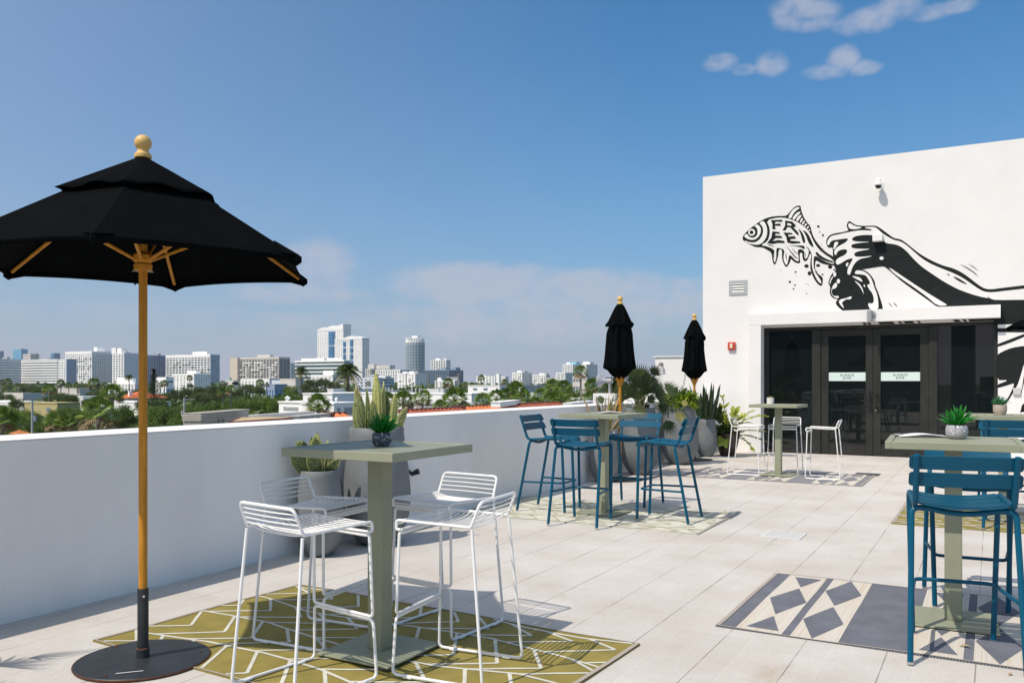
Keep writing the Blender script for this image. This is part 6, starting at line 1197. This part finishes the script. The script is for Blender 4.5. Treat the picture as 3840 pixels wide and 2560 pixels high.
FP = [fan_palm_proto(31, 'x', 'g'), fan_palm_proto(32, 'x', 'g', 42), fan_palm_proto(33, 'x', 'g', 28, 1.6)]; used = set()
def fpalm(i, px, py, d, rpx, label, group='fan palms beyond the parapet'):
    r = rpx / F * d; p = at(px, d); z = zat(py, d); o = FP[i] if i not in used else dup(FP[i]); used.add(i); o['label'] = label
    if group: o['group'] = group
    elif 'group' in o: del o['group']
    o.location = (p.x, p.y, z); o.scale = (r, r, r); o.rotation_euler = (0, 0, random.uniform(0, 6.28))
row = 'fan palm in the crowded row behind the red tile copings'
random.seed(5)
for (i, px, py, d, r, lb) in ((1,1194,1525,56,52,'near fan palm standing alone before the white urn building'),(0,1450,1512,56,44,row),(1,1512,1510,52,48,row),(0,1584,1500,56,44,row),(1,1650,1530,42,34,row),(1,1706,1508,52,58,row),(0,1810,1510,52,40,row),(2,1862,1500,54,44,row),(1,1905,1490,60,40,row),(1,1934,1472,70,46,row),(0,1960,1500,54,44,row),(2,2030,1495,54,46,row),(1,2075,1458,70,40,row),(0,2112,1464,66,40,row),(2,2136,1500,50,40,row),(1,2010,1520,46,34,row),(0,2090,1505,50,44,row),(0,2060,1510,50,40,row),
    (2,2178,1402,52,34,'tall fan palm with a long trailing brown skirt left of the closed umbrella'),(1,2225,1455,60,40,'fan palm just behind the grey floodlight'),(0,2215,1500,48,36,row),(1,1750,1540,40,30,row),
    (2,368,1568,36,86,'large near fan palm with drooping tan fronds left of the umbrella pole'),(1,421,1487,58,50,'sunlit fan palm in front of the orange roofed villa'),(1,10,1585,30,66,'fan palm cut by the left edge just above the parapet'),(0,205,1590,30,44,'dark fan palm with broad leaves just over the parapet, left'),(1,252,1592,30,40,'second dark broad leaved fan palm over the parapet'),(0,184,1466,110,28,'fan palm before the cream house on the far left'),(0,1680,1440,190,24,'small fan palm above the long white rooftop screen')):
    fpalm(i, px, py, d, r, where('green fan palm', px, py + 30) if lb == row else lb, 'fan palms beyond the parapet' if lb == row else None)
farp = 'small far palm among the rooftops'
for (i, px, py, d, r) in ((0,30,1434,240,16),(1,8,1436,240,14),(0,228,1440,230,18),(1,258,1446,230,14),(1,353,1441,220,26),(0,395,1450,220,18),(0,290,1448,240,14),(1,617,1440,230,16),(2,600,1446,230,12),(0,711,1419,240,13),(1,975,1438,230,18),(0,1000,1446,230,12),(2,867,1468,110,26),(1,836,1474,110,24),(0,1805,1420,300,16),(1,1770,1444,300,12),(0,1745,1444,300,14),(1,1893,1434,240,14),(2,835,1440,240,14),(0,1380,1440,260,12)):
    fpalm(i, px, py, d, r, where('small far palm', px, py), 'small far palms')
# feather palms
coco = leafmat('coconut_leaf', (.075, .12, .02), (.03, .055, .012), 1.2, (1, 1, 1), .4, .3, (.35, .65)); cocod = leafmat('coconut_leaf_old', (.28, .22, .06), (.12, .11, .03), 2)
def coconut(label, group=None, seed=1, nf=26):
    random.seed(seed); t = thing('coconut_palm', label, 'palm', (0, 0, 0), 0, group); b, dd = MB(), MB()
    for k in range(nf):
        a = k * 2.4; el = R(78 - 118 * (k / nf)); u = Vector((math.cos(a), math.sin(a), 0)); tgt = b if k < nf - 8 else dd; P = []
        for i in range(15):
            s = i / 14; P.append(u * (math.cos(el) * s * .95 + .0) + Vector((0, 0, math.sin(el) * s * .9 - .55 * s * s)))
        tgt.tube(P, [.016 * (1 - i / 15) + .003 for i in range(15)], 3)
        for i in range(2, 15):
            tg = (P[i] - P[i - 1]).normalized(); sd_ = tg.cross(Vector((0, 0, 1)) + u * .1).normalized(); ll = .27 * math.sin(math.pi * (.12 + .85 * i / 14)) + .05
            for sg in (1, -1):
                for q in (0, .5):
                    p0 = P[i].lerp(P[i - 1], q); p1 = p0 + (sd_ * sg * .75 + tg * .5).normalized() * ll * random.uniform(.8, 1.1) + Vector((0, 0, -ll * random.uniform(.25, .7))); tgt.add([p0 + tg * .02, p1, p0 - tg * .02], [(0, 1, 2)])
    b.build('fronds', coco, t, smooth=False); dd.build('old_fronds', cocod, t, smooth=False)
    c = MB(); c.tube([(0, .1, -8), (.03, .03, -3), (0, 0, -.3), (0, 0, .06)], [.085, .075, .065, .09], 8); c.build('trunk', mat('coconut_trunk', (.11, .095, .08), .9, noise=.3, nscale=3), t); return t
cp = coconut('large dark coconut palm before the white twin towers', None, 3, 34); p = at(1303, 105); cp.location = (p.x, p.y, zat(1385, 105)); s = 64 / F * 105; cp.scale = (s, s, s)
cp2 = coconut('slender coconut palm standing alone right of the grey balcony block', None, 9, 24); p = at(1131, 150); cp2.location = (p.x, p.y, zat(1388, 150)); s = 38 / F * 150; cp2.scale = (s, s, s)
o = dup(cp2, label='coconut palm before the walk up block left of the umbrella pole'); p = at(484, 240); o.location = (p.x, p.y, zat(1412, 240)); s = 22 / F * 240; o.scale = (s, s, s)
o = dup(cp, label='feathery palm behind the closed umbrella by the middle table'); p = at(2295, 45); o.location = (p.x, p.y, zat(1440, 45)); s = 75 / F * 45; o.scale = (s, s, s)
# dark conifer
t = thing('conifer_tree', 'tall narrow dark conifer right of the umbrella pole', 'tree', (0, 0, 0)); b = MB(); rnd = random.Random(2)
for k in range(8000):
    z = rnd.random() ** 1.15; rr = (.06 + .42 * (1 - z) ** .7 + .05 * math.sin(z * 40)) * math.sqrt(rnd.random()); a = rnd.uniform(0, 6.28); p = Vector((rr * math.cos(a) + (.16 if z < .55 and a < 3 else 0) * rnd.random(), rr * math.sin(a), z * 2.3 - .4)); d1 = Vector((math.cos(a), math.sin(a), .8)).normalized(); d2 = Vector((-math.sin(a), math.cos(a), 0)); s = .032 * rnd.uniform(.5, 1.2)
    b.add([p - d1 * s, p + d2 * s * .35, p + d1 * s, p - d2 * s * .35], [(0, 1, 2, 3)])
b.build('crown', leafmat('conifer_leaf', (.035, .06, .022), (.012, .025, .010), 3, (1, 1, 1), .6, .15), t, smooth=False); b = MB(); b.tube([(0, 0, -1), (0, 0, 1.6)], [.04, .01], 6); b.build('trunk', bark, t)
p = at(577, 120); s = 66 / F * 120; t.location = (p.x, p.y, zat(1508, 120)); t.scale = (s, s, s)
# blocks behind the photographer, seen only as reflections in the doors
refl = mat('reflected_block', (.30, .30, .30), .8)
for (x0, x1, y, h, lb) in ((-26, -6.2, -70, 50, 'tall grey block behind the terrace mirrored in the dark doors'), (-3.6, -1.6, -62, 24, 'narrow grey block behind the terrace mirrored in the door glass'), (-1.2, 6, -75, 14, 'low grey block behind the terrace mirrored in the right glass')):
    t = thing('street_block', lb, 'building', ((x0 + x1) / 2, y, GZ), 0, 'blocks behind the terrace'); b = MB(); w = x1 - x0; b.box(-w / 2, w / 2, -12, 0, 0, h); b.build('wall', refl, t, smooth=False)
    for k in range(int(h / 3)): b = MB(); b.box(-w / 2 + .4, w / 2 - .4, .003, .1, 1 + k * 3, 2.4 + k * 3); b.build('window_band', gls, t, smooth=False)
# balconies, masts and roof plant on the larger blocks
def dress(t, nf, fc, n, seed, z0=0, masts=2):
    Wd, Dp, Hh = INFO[t.name]; r_ = random.Random(seed); fh = (Hh - z0) / nf; seen = set()
    for _ in range(n):
        i, k = r_.randrange(fc), r_.randrange(int(nf * .25), nf - 1)
        if (i, k) in seen: continue
        seen.add((i, k)); w = Wd / fc; x = -Wd + w * i; z = z0 + fh * k; b = MB(); b.box(x + w * .12, x + w * .9, -2.1, -.95, z + fh * .05, z + fh * .42); b.build('balcony', wht, t, smooth=False)
    for q in range(masts):
        x = -Wd * r_.uniform(.1, .9); y = Dp * r_.uniform(.1, .6); h = r_.uniform(2, 5); b = MB(); b.box(x, x + .25, y, y + .25, Hh, Hh + h); b.build('mast', greyf, t, smooth=False)
        b = MB(); x = -Wd * r_.uniform(.1, .9); w = r_.uniform(2, 5); b.box(x, x + w, y, y + 3, Hh + .3, Hh + r_.uniform(1.2, 2.6)); b.build('roof_unit', greyf, t, smooth=False)
for o in list(C.objects):
    if o.name in INFO and o.get('group') == gfar:
        lb = o['label']; Wd, Dp, Hh = INFO[o.name]
        if 'crowded with dark balconies' in lb: dress(o, 16, 14, 90, 1, 0, 3)
        elif 'bold white top storey' in lb: dress(o, 17, 12, 60, 2, 0, 3)
        elif 'long white gridded hotel' in lb: dress(o, 16, 14, 30, 3, 0, 4)
        elif 'little balconies' in lb or 'ten storey' in lb: dress(o, 12, 5, 26, 4, 0, 2)
        elif 'twin_tower' not in o.name and Wd > 12: dress(o, 10, 5, 0, len(lb), 0, 2)
# labels that two trees still share: tell them apart by side
_by = {}
def shorter(s): return s if len(s.split()) < 13 else s.replace('bright green bushy', 'bushy').replace('dark green rounded', 'dark').replace('small far green', 'far')
for o in C.objects:
    if 'label' in o and 'group' in o and o['category'] in ('tree', 'palm'): _by.setdefault(o['label'], []).append(o)
for lb, os_ in _by.items():
    if len(os_) == 2:
        os_.sort(key=lambda o: (o.location.dot(rt)) / max(1, o.location.dot(fw)))
        for o, w in zip(os_, ('left', 'right')): o['label'] = shorter(lb) + ', ' + w + ' of two'
    elif len(os_) == 4:
        os_.sort(key=lambda o: (o.location.dot(rt)) / max(1, o.location.dot(fw)))
        for o, w in zip(os_, ('leftmost', 'second', 'third', 'rightmost')): o['label'] = shorter(lb) + ', ' + w + ' of four'
    elif len(os_) == 3:
        os_.sort(key=lambda o: (o.location.dot(rt)) / max(1, o.location.dot(fw)))
        for o, w in zip(os_, ('left', 'middle', 'right')): o['label'] = shorter(lb) + ', ' + w + ' of three'
# ================================================================== HAZE
b = MB(); b.box(-2600, 2600, -400, 2600, GZ - 1, 135); hm = bpy.data.materials.new('haze'); hm.use_nodes = True; N = hm.node_tree.nodes; L = hm.node_tree.links; N.clear()
ho = N.new('ShaderNodeOutputMaterial'); hv = N.new('ShaderNodeVolumePrincipled'); hv.inputs['Color'].default_value = (.97, .98, 1, 1); hv.inputs['Density'].default_value = .00011; hv.inputs['Anisotropy'].default_value = .2; L.new(hv.outputs[0], ho.inputs['Volume'])
tag(b.build('haze', hm, smooth=False), 'thin bluish summer air between the terrace and the skyline', 'haze', kind='stuff')
